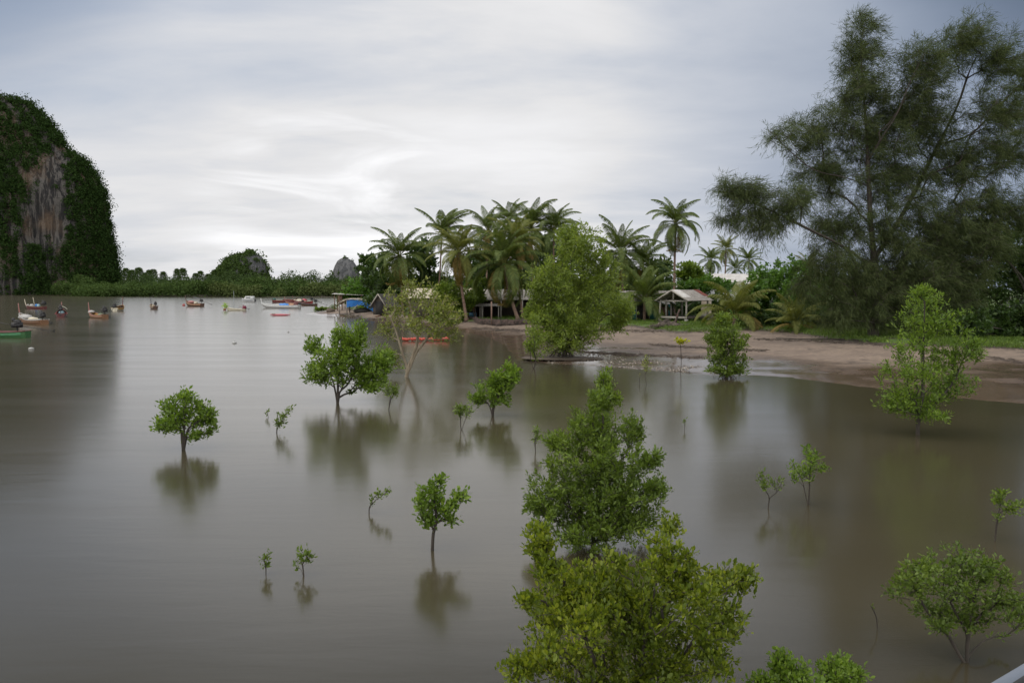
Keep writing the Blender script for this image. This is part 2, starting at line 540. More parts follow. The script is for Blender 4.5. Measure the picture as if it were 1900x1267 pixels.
def grow(sk, tips, rg, wpath=.35, wdown=.8, seg=.5, curve=.14, first=None):
    base = sk.p[0]
    order = np.argsort(np.linalg.norm((tips - base) * np.array([1, 1, 1.0]), axis=1) + rg.random(len(tips)) * .05)
    ends = []
    for ti in order:
        q = tips[ti]
        pa = np.array(sk.p); ln = np.array(sk.len)
        df = q - pa; dist = np.linalg.norm(df, axis=1)
        cost = dist + wpath * ln + wdown * np.maximum(0, pa[:, 2] - q[2])
        if len(pa) > 4: cost[0] += .15 * dist[0]
        j = int(np.argmin(cost))
        L = dist[j]
        k = int(np.clip(L / seg, 2, 6))
        pd = unit(sk.p[j] - sk.p[sk.par[j]]) if sk.par[j] >= 0 else np.array([0, 0, 1.])
        c_ = (sk.p[j] + q) / 2 + (pd * .6 + np.array([0, 0, .5]) + rg.standard_normal(3) * .35) * L * curve
        u = np.linspace(0, 1, k + 1)[1:, None]
        pts = (1 - u) ** 2 * sk.p[j] + 2 * u * (1 - u) * c_ + u * u * q
        ends.append(sk.chain(j, pts))
    return ends


def branch_mesh(sk, r0, rtip, m=5, rmin=None):
    n = len(sk.p); cnt = np.zeros(n)
    haschild = np.zeros(n, bool)
    for i in range(1, n): haschild[sk.par[i]] = True
    for i in range(n - 1, -1, -1):
        if not haschild[i]: cnt[i] += 1
        if sk.par[i] >= 0: cnt[sk.par[i]] += cnt[i]
    tot = max(cnt[0], 2)
    ex = math.log(r0 / rtip) / math.log(tot)
    r = rtip * np.maximum(cnt, 1) ** ex
    mb = MB(); P_ = np.array(sk.p)
    for c in sk.chains:
        rr = r[c].copy(); rr[0] = min(rr[0], rr[1] * 1.25)
        mm = m + 3 if rr.max() > r0 * .5 else m
        mb.tube(P_[c], rr, mm, cap=False)
    return mb


def tips_in_blobs(blobs, Yb, n, rg, depth=1.0, power=.5, hw=None):
    """blobs: (px, py, rx, ry[, depth offset m]) read off the photo; turned into ellipsoids round depth Yb"""
    s = mpp(Yb)
    cx = np.array([b[0] for b in blobs]); hw = hw or (cx.max() - cx.min()) * .5 + np.mean([b[2] for b in blobs])
    B = []; w = []
    for b in blobs:
        rx, ry = b[2] * s, b[3] * s
        off = b[4] if len(b) > 4 else (rg.random() - .5) * 1.1 * max(hw * s - rx, 0) * depth
        c = P(b[0], b[1], Yb + off); rx *= (Yb + off) / Yb; ry *= (Yb + off) / Yb
        rz = (rx + ry) / 2 * depth * .55 + .45 * min(hw * s, rx * 1.6) * depth
        B.append((c, np.array([rx, rz, ry]))); w.append((rx * ry) ** .75)
    w = np.array(w) / sum(w)
    pick = rg.choice(len(B), n, p=w)
    u = unit(rg.standard_normal((n, 3))) * (rg.random(n) ** power)[:, None]
    u = u * np.where(rg.random(n) < .10, rg.uniform(1.05, 1.35, n), 1.0)[:, None]
    C = np.array([B[i][0] for i in pick]); R = np.array([B[i][1] for i in pick])
    return C + u * R, u


def tree(name, label, cat, base, Yb, blobs, leafm, barkm=BARK, ntips=120, per=16, L=.08, w=.022, spread=.16, r0=.06, rtip=.006, seed=1, stems=None,
         fine=False, up=.35, group=None, depth=1.0, wpath=.35, z0=None, seg=None, trunk='trunk', crown='crown', droop=0.0, root=0.06, power=.5, wind=0, wdown=.8, spray=2.6, roots=0):
    """one tree: stems (pixel polylines) and branches grown to points in the blobs, leaves round the branch ends"""
    rg = np.random.default_rng(seed)
    b = np.array(base, float)
    T = thing(name, label, cat, b, group)
    tips, u = tips_in_blobs(blobs, Yb, ntips, rg, depth, power)
    lowz = b[2] + .05 * (tips[:, 2].max() - b[2])
    tips[:, 2] = np.maximum(tips[:, 2], lowz)
    H = tips[:, 2].max() - b[2]
    sk = Skel(b - np.array([0, 0, root]))
    for stem in (stems or []):
        pts = [P(x, y, Yb + (st[0] if st else 0)) for (x, y, *st) in stem]
        line = smooth_line([sk.p[0]] + pts, 4)[1:]
        sk.chain(0, line)
    if not stems:
        ns = 1 + int(rg.random() < .8) + int(rg.random() < .45)
        for c in tips[rg.choice(len(tips), ns)]:
            q = b + (c - b) * rg.uniform(.55, .85)
            mid = b + (q - b) * np.array([.35, .35, .55]) + rg.standard_normal(3) * .03 * H
            sk.chain(0, smooth_line([sk.p[0], mid, q], 3)[1:])
    ends = grow(sk, tips, rg, wpath=wpath, seg=seg or H * .07, wdown=wdown)
    branch_mesh(sk, r0, rtip).build(trunk, barkm, T, smooth=True)
    E = np.array([sk.p[e] for e in ends]); D = unit(np.array([sk.p[e] - sk.p[sk.par[e]] for e in ends]))
    K = per * len(E)
    i = np.repeat(np.arange(len(E)), per)
    rnd = unit(rg.standard_normal((K, 3)))
    back = -D[i] * rg.random(K)[:, None] * spread * spray
    p = E[i] + rnd * (rg.random(K)[:, None] ** .7) * spread * .62 + back + D[i] * spread * .4
    d = unit(rnd * 1.0 + D[i] * .8 + np.array([wind, 0, up - droop]))
    nrm = unit(rg.standard_normal((K, 3)) * .75 + np.array([0, 0, 1.0]))
    sz = np.clip(rg.lognormal(-.08, .32, K), .4, 1.7)
    p[:, 2] = np.maximum(p[:, 2], b[2] + .02)
    mb = MB(); leaf_quads(mb, p, d, nrm, L * sz, w * sz, fine)
    mb.build(crown, leafm, T)
    if roots:
        for _ in range(roots):
            rb = MB()
            a_ = rg.random() * 6.28; rr = rg.uniform(.25, 1.0) * (.35 + r0 * 5)
            q = b + np.array([math.cos(a_) * rr, math.sin(a_) * rr, 0])
            if rg.random() < .45: rb.tube([b + np.array([math.cos(a_) * r0 * .6, math.sin(a_) * r0 * .6, r0 * 3.2]), b * .5 + q * .5 + np.array([0, 0, r0 * 2.4]), q - np.array([0, 0, .12])], [r0 * .28, r0 * .24, r0 * .18], 5)
            else: rb.tube([q - np.array([0, 0, .12]), q + np.array([rg.normal(0, .02), 0, rg.uniform(.06, .22)])], [.018, .010], 5)
            rb.build('root', barkm, T)
    return T


def bush(name, label, cat, Yb, blobs, leafm, ntips=150, per=40, L=.35, w=.12, spread=.5, seed=1, r0=.14, base=None, group=None, barkm=BARKG, depth=1.0, **kw):
    """tree or bush on land whose foot is hidden: it stands under the middle of its blobs"""
    if base is None:
        lo = max(blobs, key=lambda b: b[1] + b[3])
        x = P(np.mean([b[0] for b in blobs]) * .5 + lo[0] * .5, 560, Yb)[0]
        base = np.array([x, Yb, gz(x, Yb)])
    return tree(name, label, cat, base, Yb, blobs, leafm, barkm, ntips=ntips, per=per, L=L, w=w, spread=spread, r0=r0, rtip=.012, seed=seed, group=group, depth=depth, root=.1, **kw)


# leaf colours
L_MANG = leaf_mat('mangrove_leaf', (.060, .105, .014), (.135, .215, .028), (.24, .33, .05), .45)
L_DEEP = leaf_mat('deep_green_leaf', (.055, .092, .014), (.120, .180, .026), (.21, .28, .045), .42)
L_YELL = leaf_mat('yellow_green_leaf', (.055, .085, .010), (.135, .180, .018), (.31, .34, .03), .45)
L_DULL = leaf_mat('dull_olive_leaf', (.055, .09, .016), (.115, .17, .030), (.19, .25, .05), .42)
L_WILL = leaf_mat('fine_olive_leaf', (.078, .115, .019), (.160, .220, .036), (.27, .325, .06), .45)
L_OLIV = leaf_mat('thin_yellow_leaf', (.095, .125, .024), (.17, .20, .040), (.28, .29, .06))
L_DARK = leaf_mat('dark_tree_leaf', (.022, .042, .012), (.042, .078, .018), (.075, .12, .026), .3)
L_BRIT = leaf_mat('bright_bush_leaf', (.038, .085, .014), (.080, .165, .022), (.13, .235, .035))
L_FAR = leaf_mat('far_mangrove_leaf', (.030, .052, .016), (.050, .082, .023), (.078, .115, .032), .2, .8, .05)
L_FARY = leaf_mat('far_olive_leaf', (.058, .078, .027), (.082, .108, .036), (.11, .135, .048), .2, .8, .05)
L_CLIF = leaf_mat('cliff_leaf', (.015, .031, .009), (.023, .045, .011), (.038, .066, .016), .2, .8, .05)
L_FARW = leaf_mat('far_wood_leaf', (.026, .044, .018), (.042, .068, .024), (.062, .092, .032), .2, .8, .05)
L_CASU = leaf_mat('casuarina_needle', (.030, .044, .018), (.063, .083, .032), (.115, .138, .054), .3, .7, .1)
L_PALM = leaf_mat('palm_leaflet', (.045, .072, .018), (.090, .125, .032), (.16, .19, .055), .35, .55, .2)
L_PALD = leaf_mat('dry_palm_leaflet', (.12, .095, .03), (.21, .15, .045), (.28, .21, .07), .35, .6, .15)
L_PALY = leaf_mat('yellowish_palm_leaflet', (.070, .088, .020), (.135, .150, .036), (.22, .22, .06), .35, .55, .2)
# ------------------------------------------------------------------ limestone hills
def inpoly(px, py, poly):
    ins = np.zeros(len(px), bool); n = len(poly)
    for i in range(n):
        (ax, ay), (bx, by) = poly[i], poly[(i + 1) % n]
        c = (ay > py) != (by > py)
        with np.errstate(divide='ignore', invalid='ignore'):
            ins ^= c & (px < (bx - ax) * (py - ay) / (by - ay) + ax)
    return ins


def project(V):
    V = np.asarray(V, float); d = V - np.array([0, 0, CAMZ])
    c, s_ = math.cos(PITCH), math.sin(PITCH)
    f = d[:, 1] * c - d[:, 2] * s_; u = d[:, 1] * s_ + d[:, 2] * c
    return 950 + F * d[:, 0] / f, 633.5 - F * u / f


def rock_mat(name, a, b, ochre, ofac, sc):
    m, t = new_mat(name)
    pos = t.n('ShaderNodeNewGeometry').outputs['Position']
    n1 = t.noise(t.mapping(pos, (1, 1, .10)), .42 / sc, 8, .7, .5)
    n2 = t.noise(t.mapping(pos, (1, 1, .5)), .05 / sc, 4, .6)
    n3 = t.noise(pos, .5 / sc, 6, .7)
    c = t.mix(t.rng(n1, .45, .55, 0, 1), a, b)
    c = t.mix(t.math('MULTIPLY', t.rng(n2, .42, .60, 0, 1), ofac), c, ochre)
    c = t.mix(t.math('MULTIPLY', t.rng(n3, .5, .7, 0, 1), .7), c, (.03, .028, .026))
    pb = t.n('ShaderNodeBsdfPrincipled', inp={'Base Color': c, 'Roughness': .95, 'Specular IOR Level': .1})
    bp = t.n('ShaderNodeBump', inp={'Strength': .9, 'Distance': 2.0 * sc, 'Height': t.math('ADD', n1, t.math('MULTIPLY', n3, .5))})
    t.link(bp.outputs[0], pb.inputs['Normal'])
    o = t.n('ShaderNodeOutputMaterial'); t.link(pb.outputs[0], o.inputs[0])
    return m


def karst(name, label, Yc, profile, rock, seed, vegname, veglabel, nclump, crad, qsz, bare, yfac=.85, nth=200, nz=110, amp=.075, per=46, keep=1.0, vegm=None, shift=.75):
    """profile: rows of (py, left px, right px) of the outline at depth Yc"""
    rg = np.random.default_rng(seed)
    pr = np.array(profile, float)
    sh_ = crad * shift * F / Yc
    A = np.array([P(l + sh_, y + sh_ * .8, Yc) for y, l, r in pr]); B = np.array([P(r - sh_, y + sh_ * .8, Yc) for y, l, r in pr])
    zt = A[:, 2]
    zz = np.linspace(-1.5, zt.max(), nz)
    o_ = np.argsort(zt)
    xl = np.interp(zz, zt[o_], A[o_, 0]); xr = np.interp(zz, zt[o_], B[o_, 0])
    th = np.linspace(0, 2 * np.pi, nth + 1)
    cx = (xl + xr) / 2; R = (xr - xl) / 2
    Rm = R.max()
    TH, ZZ = np.meshgrid(th, zz, indexing='ij')
    a1 = vnoise(np.cos(TH) * 6 + 20, np.sin(TH) * 6 + 20 + ZZ / Rm * 1.2, 1.0, seed) - .5
    a2 = vnoise(np.cos(TH) * 20 + 50, np.sin(TH) * 20 + 50 + ZZ / Rm * 3, 1.0, seed + 1) - .5
    a3 = vnoise(np.cos(TH) * 46 + 90, np.sin(TH) * 46 + 90 + ZZ / Rm * 14, 1.0, seed + 2) - .5
    off = (a1 * 2.0 + a2 * 1.0 + a3 * .55) * amp * Rm
    side = np.abs(np.cos(TH)) ** 6          # keep the traced outline at the sides
    off *= (1 - .65 * side)
    RR = np.maximum(R[None] + off, .3)
    V = np.stack([cx[None] + RR * np.cos(TH), Yc + RR * np.sin(TH) * yfac, ZZ + a3 * .03 * Rm], -1)
    struct(MB().grid(V).build(name, rock, smooth=True, loc=(float(cx[0]), Yc, 0)), label)
    # plants clinging to it
    fl = V.reshape(-1, 3)
    n = nclump * 6
    i = rg.integers(0, nth, n); j = (rg.random(n) * (nz - 1)).astype(int)
    p = V[i, j] * .5 + V[i, np.minimum(j + 1, nz - 1)] * .5
    w = RR[i, j] / Rm
    nor = np.stack([np.cos(th[i]), np.sin(th[i]), 0 * i + .35], 1)
    vis = np.sin(th[i]) < .30
    ok = vis & (rg.random(n) < np.maximum(w, .45))
    px, py = project(p)
    jx = px + (rg.random(n) - .5) * 16; jy = py + (rg.random(n) - .5) * 20
    for poly, dens in bare:
        b = inpoly(jx, jy, poly)
        ok &= ~b | (rg.random(n) > dens)
    pick = np.where(ok)[0][:nclump]
    K = len(pick)
    cr = crad * np.clip(rg.lognormal(-.25, .42, K), .35, 2.0)
    c = p[pick] + unit(nor[pick]) * cr[:, None] * .25
    ii = np.repeat(np.arange(K), per)
    u = unit(rg.standard_normal((K * per, 3)) + nor[pick][ii] * .5 + np.array([0, 0, .35]))
    q = c[ii] + u * cr[ii, None] * (rg.random(K * per)[:, None] ** .6) * np.array([1, 1, .85])
    q[:, 2] = np.maximum(q[:, 2], .3)
    d = unit(rg.standard_normal((K * per, 3)) + u * .3)
    mb = MB(); sz = qsz * rg.uniform(.6, 1.3, K * per)
    leaf_quads(mb, q, d, unit(u + rg.standard_normal((K * per, 3)) * .6), sz, sz * .42)
    o = mb.build(vegname, vegm or L_CLIF, loc=(float(cx[0]), Yc, 0))
    tag(o, veglabel, None, None, 'stuff')


ROCK1 = rock_mat('cliff_limestone', (.105, .097, .088), (.026, .025, .025), (.175, .115, .070), .45, 1.0)
ROCK2 = rock_mat('far_limestone', (.13, .13, .13), (.075, .078, .08), (.15, .14, .13), .4, 1.6)
karst('limestone_hill', 'tall steep limestone cliff with bare ochre rock face at left', 620,
      [(545, -640, 229), (520, -640, 224), (505, -640, 221), (480, -635, 214), (450, -630, 211), (400, -620, 204), (365, -610, 198), (340, -600, 188), (320, -585, 174), (296, -570, 158), (292, -560, 149), (280, -545, 134),
       (260, -520, 119), (230, -470, 99), (215, -440, 88), (200, -410, 72), (190, -380, 58), (182, -340, 38), (176, -310, 5), (160, -250, -40), (150, -180, -120)],
      ROCK1, 11, 'cliff_plants', 'dark green trees and scrub clinging to the tall cliff', 10500, 4.4, 1.15,
      [([(98, 255), (118, 275), (122, 300), (124, 440), (112, 462), (85, 460), (40, 462), (32, 430), (50, 360), (48, 325), (76, 290)], .985),
       ([(185, 385), (208, 400), (213, 470), (200, 450), (180, 410)], .7), ([(-5, 500), (22, 505), (25, 550), (-5, 550)], .75), ([(140, 330), (165, 345), (160, 420), (140, 400)], .35)], per=48, yfac=.38)
karst('limestone_hill', 'distant round limestone hill with green left slope', 1300,
      [(535, 385, 502), (510, 393, 501), (500, 403, 500), (490, 411, 498), (478, 424, 493), (473, 432, 488), (470, 441, 483), (467, 456, 474), (464, 461, 469)],
      ROCK2, 21, 'hill_plants', 'green scrub on the distant round hill', 700, 5.5, 2.6, [([(455, 470), (500, 470), (506, 520), (470, 520), (452, 490)], .8)], nth=90, nz=40, per=30, vegm=L_FAR)
karst('limestone_hill', 'small distant grey limestone knob beside the palms', 1500,
      [(535, 608, 669), (508, 616, 667), (500, 618, 665), (492, 621, 661), (484, 626, 655), (480, 631, 647), (477, 638, 643)],
      ROCK2, 31, 'knob_plants', 'sparse scrub on the small distant limestone knob', 120, 5.0, 2.6, [([(600, 470), (680, 470), (680, 535), (600, 535)], .92)], nth=80, nz=34, amp=.045, shift=.1, per=26, vegm=L_FAR)

# ------------------------------------------------------------------ far mangrove wood
rg = np.random.default_rng(5)


def crown_mass(mb, cs, rs, per, qsz, rg):
    cs = np.array(cs); rs = np.array(rs); K = len(cs)
    ii = np.repeat(np.arange(K), per)
    u = unit(rg.standard_normal((K * per, 3)) + np.array([0, -.15, .25]))
    q = cs[ii] + u * rs[ii] * (rg.random((K * per, 1)) ** .30) * (1 + .10 * rg.standard_normal((K * per, 1)))
    q[:, 2] = np.maximum(q[:, 2], .2 + rg.random(K * per) * .5)
    sz = qsz * rg.uniform(.5, 1.4, K * per)
    leaf_quads(mb, q, unit(rg.standard_normal((K * per, 3)) + u * .2), unit(u + rg.standard_normal((K * per, 3)) * .7), sz, sz * .42)


def shore_y(x): return 454 + max(0, (-x - 205) * .55) + (float(vnoise(np.array([x]), np.array([0]), 40, 5)[0]) - .5) * 14


for nm, lab, rows, mat, per in (
        ('far_mangrove_wood', 'wood of rounded green mangroves lining the far shore', [(4, 8.6, 4.6), (14, 10.2, 5.0), (26, 11.6, 5.2)], L_FAR, 300),
        ('far_mangrove_thicket', 'pale olive mangrove thicket along the far waterline', [(0, 8.0, 4.4)], L_FARY, 320),
        ('far_wood', 'dark taller wood behind the far mangroves', [(45, 13.6, 5.4), (70, 15.6, 6.0)], L_FARW, 260)):
    mb = MB(); cs = []; rs = []
    for dy, h, r in rows:
        x = -292.0 if dy < 40 else -275.0
        while x < (60 if dy < 40 else 120):
            x += r * rg.uniform(.7, 1.5)
            if nm == 'far_mangrove_thicket' and (rg.random() < .25 or x < -175): continue
            hh = h * rg.uniform(.78, 1.1) * (.62 + .62 * float(vnoise(np.array([x]), np.array([dy]), 22, 3)[0])); rr = r * rg.uniform(.7, 1.25)
            if nm == 'far_wood' and x > -175: hh *= .96
            if nm == 'far_wood' and x < -190: hh *= .78
            yy = shore_y(x) + dy + rg.uniform(-2, 3)
            cs.append((x, yy, hh - rr * .9)); rs.append((rr * 1.1, rr, rr * .9))
            cs.append((x + rg.uniform(-2, 2), yy + 1, hh * .42)); rs.append((rr * 1.1, rr, hh * .45))
    crown_mass(mb, cs, rs, per, .85, rg)
    tag(mb.build(nm, mat), lab, None, None, 'stuff')

# ------------------------------------------------------------------ row of far casuarinas left of the round hill
def far_casuarina(loc):
    rg = np.random.default_rng(77)
    T = thing('casuarina_tree', 'small dark casuarina on the skyline between the cliff and the round hill', 'tree', loc, 'casuarinas on the far skyline')
    l = np.array(loc, float)
    MB().tube([l, l + [0, 0, 8], l + [.2, 0, 17]], [.3, .22, .06], 5).build('trunk', BARKG, T)
    K = 1500; h = rg.random(K) ** .75; z = 1 + 17.5 * h
    r = (1 - h) ** .42 * 4.6 * rg.random(K) ** .6 + .2
    a = np.floor(rg.random(K) * 9) * .7 + rg.normal(0, .25, K)
    p = l + np.stack([r * np.cos(a), r * np.sin(a), z + r * .45], 1)
    d = unit(np.stack([np.cos(a) * .6, np.sin(a) * .6, np.full(K, .8)], 1) + rg.standard_normal((K, 3)) * .4)
    mb = MB(); leaf_quads(mb, p, d, unit(rg.standard_normal((K, 3))), rg.uniform(.8, 1.7, K), .2)
    mb.build('crown', L_FAR, T)
    return T


proto = None
for k, (px, py) in enumerate([(234, 500), (245, 503), (257, 499), (268, 508), (276, 503), (284, 502), (303, 506), (328, 501), (339, 500), (362, 509), (372, 505), (386, 510), (398, 503), (410, 506)]):
    rgk = random.Random(k)
    Yk = 565 + rgk.uniform(-15, 20)
    top = P(px, py, Yk)
    if proto is None:
        proto = far_casuarina((top[0], Yk, .5)); T = proto
    else:
        T = proto.copy(); SC.collection.objects.link(T)
        for ch in proto.children:
            c = ch.copy(); SC.collection.objects.link(c); c.parent = T
    T.location = (top[0], Yk, .5)
    s = (top[2] - .5) / 18.5
    T.scale = (s * rgk.uniform(.8, 1.25), s * rgk.uniform(.9, 1.2), s)
    T.rotation_euler = (0, 0, rgk.uniform(0, 6.28))


# ------------------------------------------------------------------ coconut palms
def frond(mb, rac, root, az, e0, Lf, rg, bend, leaf=.20, hang=.45, nl=74):
    k = 10
    tt = np.linspace(0, 1, k)
    el = e0 - bend * tt ** 1.25
    ds = Lf / (k - 1)
    az2 = az + np.cumsum(rg.normal(0, .025, k))
    dirs = np.stack([np.cos(az2) * np.cos(el), np.sin(az2) * np.cos(el), np.sin(el)], 1)
    pts = np.concatenate([[root], root + np.cumsum(dirs[:-1] * ds, 0)])
    rac.tube(pts, np.linspace(.045, .008, k) * Lf / 4.5, 4, cap=False)
    u = np.repeat(np.linspace(.14, .995, nl), 2) + rg.normal(0, .006, nl * 2)
    sg = np.tile([1, -1], nl)
    u = np.clip(u, .1, 1)
    p = np.stack([np.interp(u, tt, pts[:, i]) for i in range(3)], 1)
    d = unit(np.stack([np.interp(u, tt, dirs[:, i]) for i in range(3)], 1))
    side = unit(np.cross(d, np.array([0, 0, 1.]))) * sg[:, None]
    upv = unit(np.cross(side * sg[:, None], d))
    ang = np.radians(62 - 34 * u)[:, None]
    ld = unit(d * np.cos(ang) + side * np.sin(ang) + upv * .22)
    ll = (Lf * leaf * (np.sin(np.pi * np.clip(u * .86 + .13, 0, 1)) ** .7 + .12) * rg.uniform(.85, 1.1, nl * 2))[:, None]
    w = .035 * Lf / 4.5
    mid = p + ld * ll * .5
    tip = mid + unit(ld + np.array([0, 0, -hang * 1.6])) * ll * .5
    wd = unit(d) * w
    v = np.stack([p - wd * .6, p + wd * .6, mid + wd, mid - wd, tip], 1)
    i = np.arange(nl * 2)[:, None] * 5
    mb.add(v.reshape(-1, 3), i + np.array([[0, 1, 2, 3]]), i + np.array([[3, 2, 4]]))


def palm(label, c, Yd, basex, Rpx, nf=22, seed=1, mat=None, dry=3, trunk=(.17, .12), nuts=0, group='coconut palms', e_lo=-50, e_hi=87, wind=0.0, bend=(75, 120), cat='palm', name='coconut_palm', basez=None, midoff=0.0, hang=.8, leaf=.225):
    rg = np.random.default_rng(seed)
    top = P(c[0], c[1], Yd); bx = P(basex, 560, Yd)[0]
    base = np.array([bx, Yd, (gz(bx, Yd) if basez is None else basez) - .05])
    T = thing(name, label, cat, base, group)
    Lf = Rpx * 1.12 * mpp(Yd); nf = int(nf * 1.35)
    H = top[2] - base[2]
    if H > .8:
        mid = base * .5 + top * .5 + np.array([midoff * H, rg.normal(0, .03) * H, 0])
        line = smooth_line([base, mid, top], 7)
        r = np.interp(np.linspace(0, 1, len(line)), [0, .06, 1], [trunk[0] * 1.6, trunk[0], trunk[1]])
        MB().tube(line, r, 9).build('trunk', PALMB, T, smooth=True)
    crown = MB(); rac = MB(); dm = MB(); pb_ = rg.uniform(.85, 1.25)
    for k in range(nf):
        f = (k + .5) / nf
        az = k * 2.39996 + rg.normal(0, .15)
        e = math.radians(e_hi - (e_hi - e_lo) * f ** 1.1 + rg.normal(0, 5))
        lf = Lf * rg.uniform(.86, 1.06) * (.8 if f < .12 else 1.0)
        root = top + np.array([math.cos(az) * .12, math.sin(az) * .12, .25 - .35 * f])
        if wind: az = math.atan2(math.sin(az), math.cos(az) + wind)
        frond(dm if k >= nf - dry else crown, rac, root, az, e, lf, rg, math.radians(rg.uniform(*bend)) * (.50 + .62 * f) * pb_, hang=hang, leaf=leaf)
    crown.build('crown', mat or L_PALM, T)
    rac.build('frond_stems', L_PALY, T)
    if dry: tag(dm.build('dry_fronds', L_PALD, T), 'yellowed dry fronds hanging under the crown')
    if nuts:
        for k in range(nuts):
            a = rg.random() * 6.28
            q = top + np.array([math.cos(a) * .3, math.sin(a) * .3, -.25 - .2 * rg.random()])
            MB().tube([top + np.array([0, 0, -.05]), q], .02, 4).sphere(q, (.13, .13, .16), 8, 5).build('coconut', surf('green_coconut', (.16, .13, .04), (.20, .10, .03), .5), T, smooth=True)
    return T


palm('leftmost coconut palm of the grove, full round crown beside the gabled shed', (741, 476), 132, 748, 64, 26, 1, None, 4, e_lo=-62)
palm('coconut palm behind the leftmost, crown tossed to the right against the sky', (820, 436), 136, 812, 60, 20, 2, None, 1, wind=.6, e_lo=-30)
palm('coconut palm with a straight reddish bare trunk and tattered yellowing crown', (852, 470), 107, 866, 62, 24, 3, L_PALY, 5, trunk=(.22, .17), midoff=-.025, e_lo=-60, nuts=4)
palm('ragged coconut palm crown behind, between the tattered palm and the large one', (905, 430), 128, 902, 58, 18, 4, None, 3, e_lo=-45)
palm('large coconut palm with broad arching crown over the long house', (936, 490), 106, 962, 88, 26, 5, None, 3, trunk=(.24, .18), midoff=-.04, e_lo=-48, nuts=5)
palm('slim coconut palm leaning beside the large arching palm, same foot', (957, 450), 107.5, 971, 60, 20, 6, L_PALY, 4, trunk=(.18, .14), midoff=-.02)
palm('tall coconut palm highest in the middle of the grove', (986, 425), 125, 990, 66, 22, 7, None, 1, e_lo=-35, wind=.25)
palm('coconut palm right of the highest, crown bent over to the right', (1028, 428), 124, 1024, 60, 20, 8, None, 1, e_lo=-40, wind=.5)
palm('coconut palm behind the grove with a low dark crown', (945, 412), 140, 948, 50, 18, 9, None, 0, e_lo=-40)
palm('dark coconut palm just right of the big bushy mangrove', (1152, 470), 112, 1158, 70, 24, 10, None, 2, e_lo=-55)
palm('dark coconut palm behind the teal house, crown lower than its neighbour', (1192, 492), 116, 1192, 62, 22, 11, None, 2, e_lo=-58)
palm('short coconut palm with wide fronds shading the teal house', (1196, 560), 103, 1196, 78, 20, 12, None, 1, trunk=(.2, .18), e_lo=-20)
palm('tall solitary coconut palm standing behind the open pavilion', (1254, 416), 106, 1251, 58, 24, 13, L_PALM, 3, trunk=(.17, .13), nuts=7, e_lo=-66, midoff=.006)
palm('small far coconut palm, left one of three beyond the white roof', (1319, 484), 165, 1318, 30, 22, 14, None, 0, e_lo=-60)
palm('small far coconut palm, tallest of three beyond the white roof', (1347, 463), 172, 1341, 30, 20, 15, L_PALY, 1, e_lo=-66)
palm('small far coconut palm, right one of three beyond the white roof', (1389, 484), 168, 1390, 28, 20, 16, None, 0, e_lo=-50)
palm('low far palm crown just showing above the white roof', (1364, 500), 176, 1364, 24, 16, 17, None, 0, e_lo=-30)
palm('young coconut palm with long upright fronds right of the pavilion', (1363, 588), 90, 1363, 84, 15, 18, L_PALY, 2, trunk=(.25, .22), e_lo=0, bend=(70, 120))
palm('low young yellowish palm on the grass left of the big casuarina', (1478, 600), 83, 1478, 62, 15, 19, L_PALY, 3, trunk=(.22, .2), e_lo=-8, bend=(60, 110))
palm('yellowish palm crown hidden behind the drooping casuarina boughs', (1500, 500), 100, 1500, 40, 16, 20, L_PALY, 2, e_lo=-40)

# ------------------------------------------------------------------ trees and bushes on the land
B = bush
B('broadleaf_tree', 'tall dark tree rising behind the middle of the palm grove', 'tree', 146, [(860, 490, 30, 32), (905, 470, 36, 26), (960, 465, 36, 28), (1015, 465, 32, 30), (1060, 470, 30, 30), (930, 500, 60, 30)], L_DARK, 330, 34, .5, .17, .8, 67)
B('pagoda_tree', 'dark tree with flat tiered branches left of the palm grove', 'tree', 158, [(682, 478, 17, 4), (688, 488, 22, 5), (680, 500, 22, 5), (690, 512, 26, 6), (696, 524, 24, 8)], L_DARK, 130, 34, .55, .18, .6, 41)
B('broadleaf_tree', 'green tree behind the blue shelter, left end of the bank', 'tree', 168, [(668, 535, 34, 18), (650, 548, 24, 12), (695, 540, 30, 20), (690, 520, 24, 16)], L_BRIT, 200, 34, .5, .17, .7, 42)
B('broadleaf_tree', 'dark tree behind the leftmost palm and gabled shed', 'tree', 148, [(725, 520, 38, 36), (755, 540, 36, 30), (712, 480, 16, 20), (700, 555, 30, 16)], L_DARK, 230, 34, .5, .17, .8, 43)
B('broadleaf_tree', 'leafy dark tree filling behind the two left palms', 'tree', 142, [(778, 480, 30, 30), (800, 520, 40, 34), (770, 540, 34, 30), (790, 455, 14, 12)], L_DARK, 240, 34, .5, .17, .8, 44)
B('broadleaf_tree', 'dense dark tree over the pale house roof, left of the reddish trunk', 'tree', 108.5, [(838, 555, 26, 36), (825, 540, 24, 22), (850, 585, 20, 16), (815, 575, 18, 14)], L_DEEP, 220, 34, .34, .12, .5, 45)
B('broadleaf_tree', 'dark foliage behind the long house between the palm trunks', 'tree', 132, [(905, 505, 44, 34), (950, 520, 40, 30), (880, 530, 30, 24)], L_DARK, 240, 34, .5, .17, .8, 46)
B('broadleaf_tree', 'dark tree behind the big bushy mangrove', 'tree', 128, [(1010, 500, 44, 44), (1055, 530, 44, 50), (1000, 560, 40, 34), (1090, 560, 40, 40)], L_DARK, 260, 34, .5, .17, .8, 47)
B('broadleaf_tree', 'dark tree behind the teal house', 'tree', 124, [(1140, 535, 40, 40), (1180, 530, 40, 36), (1215, 535, 36, 40), (1225, 495, 24, 22)], L_DARK, 260, 34, .45, .16, .7, 48)
B('pagoda_tree', 'open tiered tree right of the tall solitary palm', 'tree', 122, [(1275, 492, 18, 5), (1292, 500, 18, 5), (1285, 512, 22, 6), (1268, 508, 14, 5), (1298, 518, 18, 6)], L_DEEP, 90, 26, .45, .16, .5, 49)
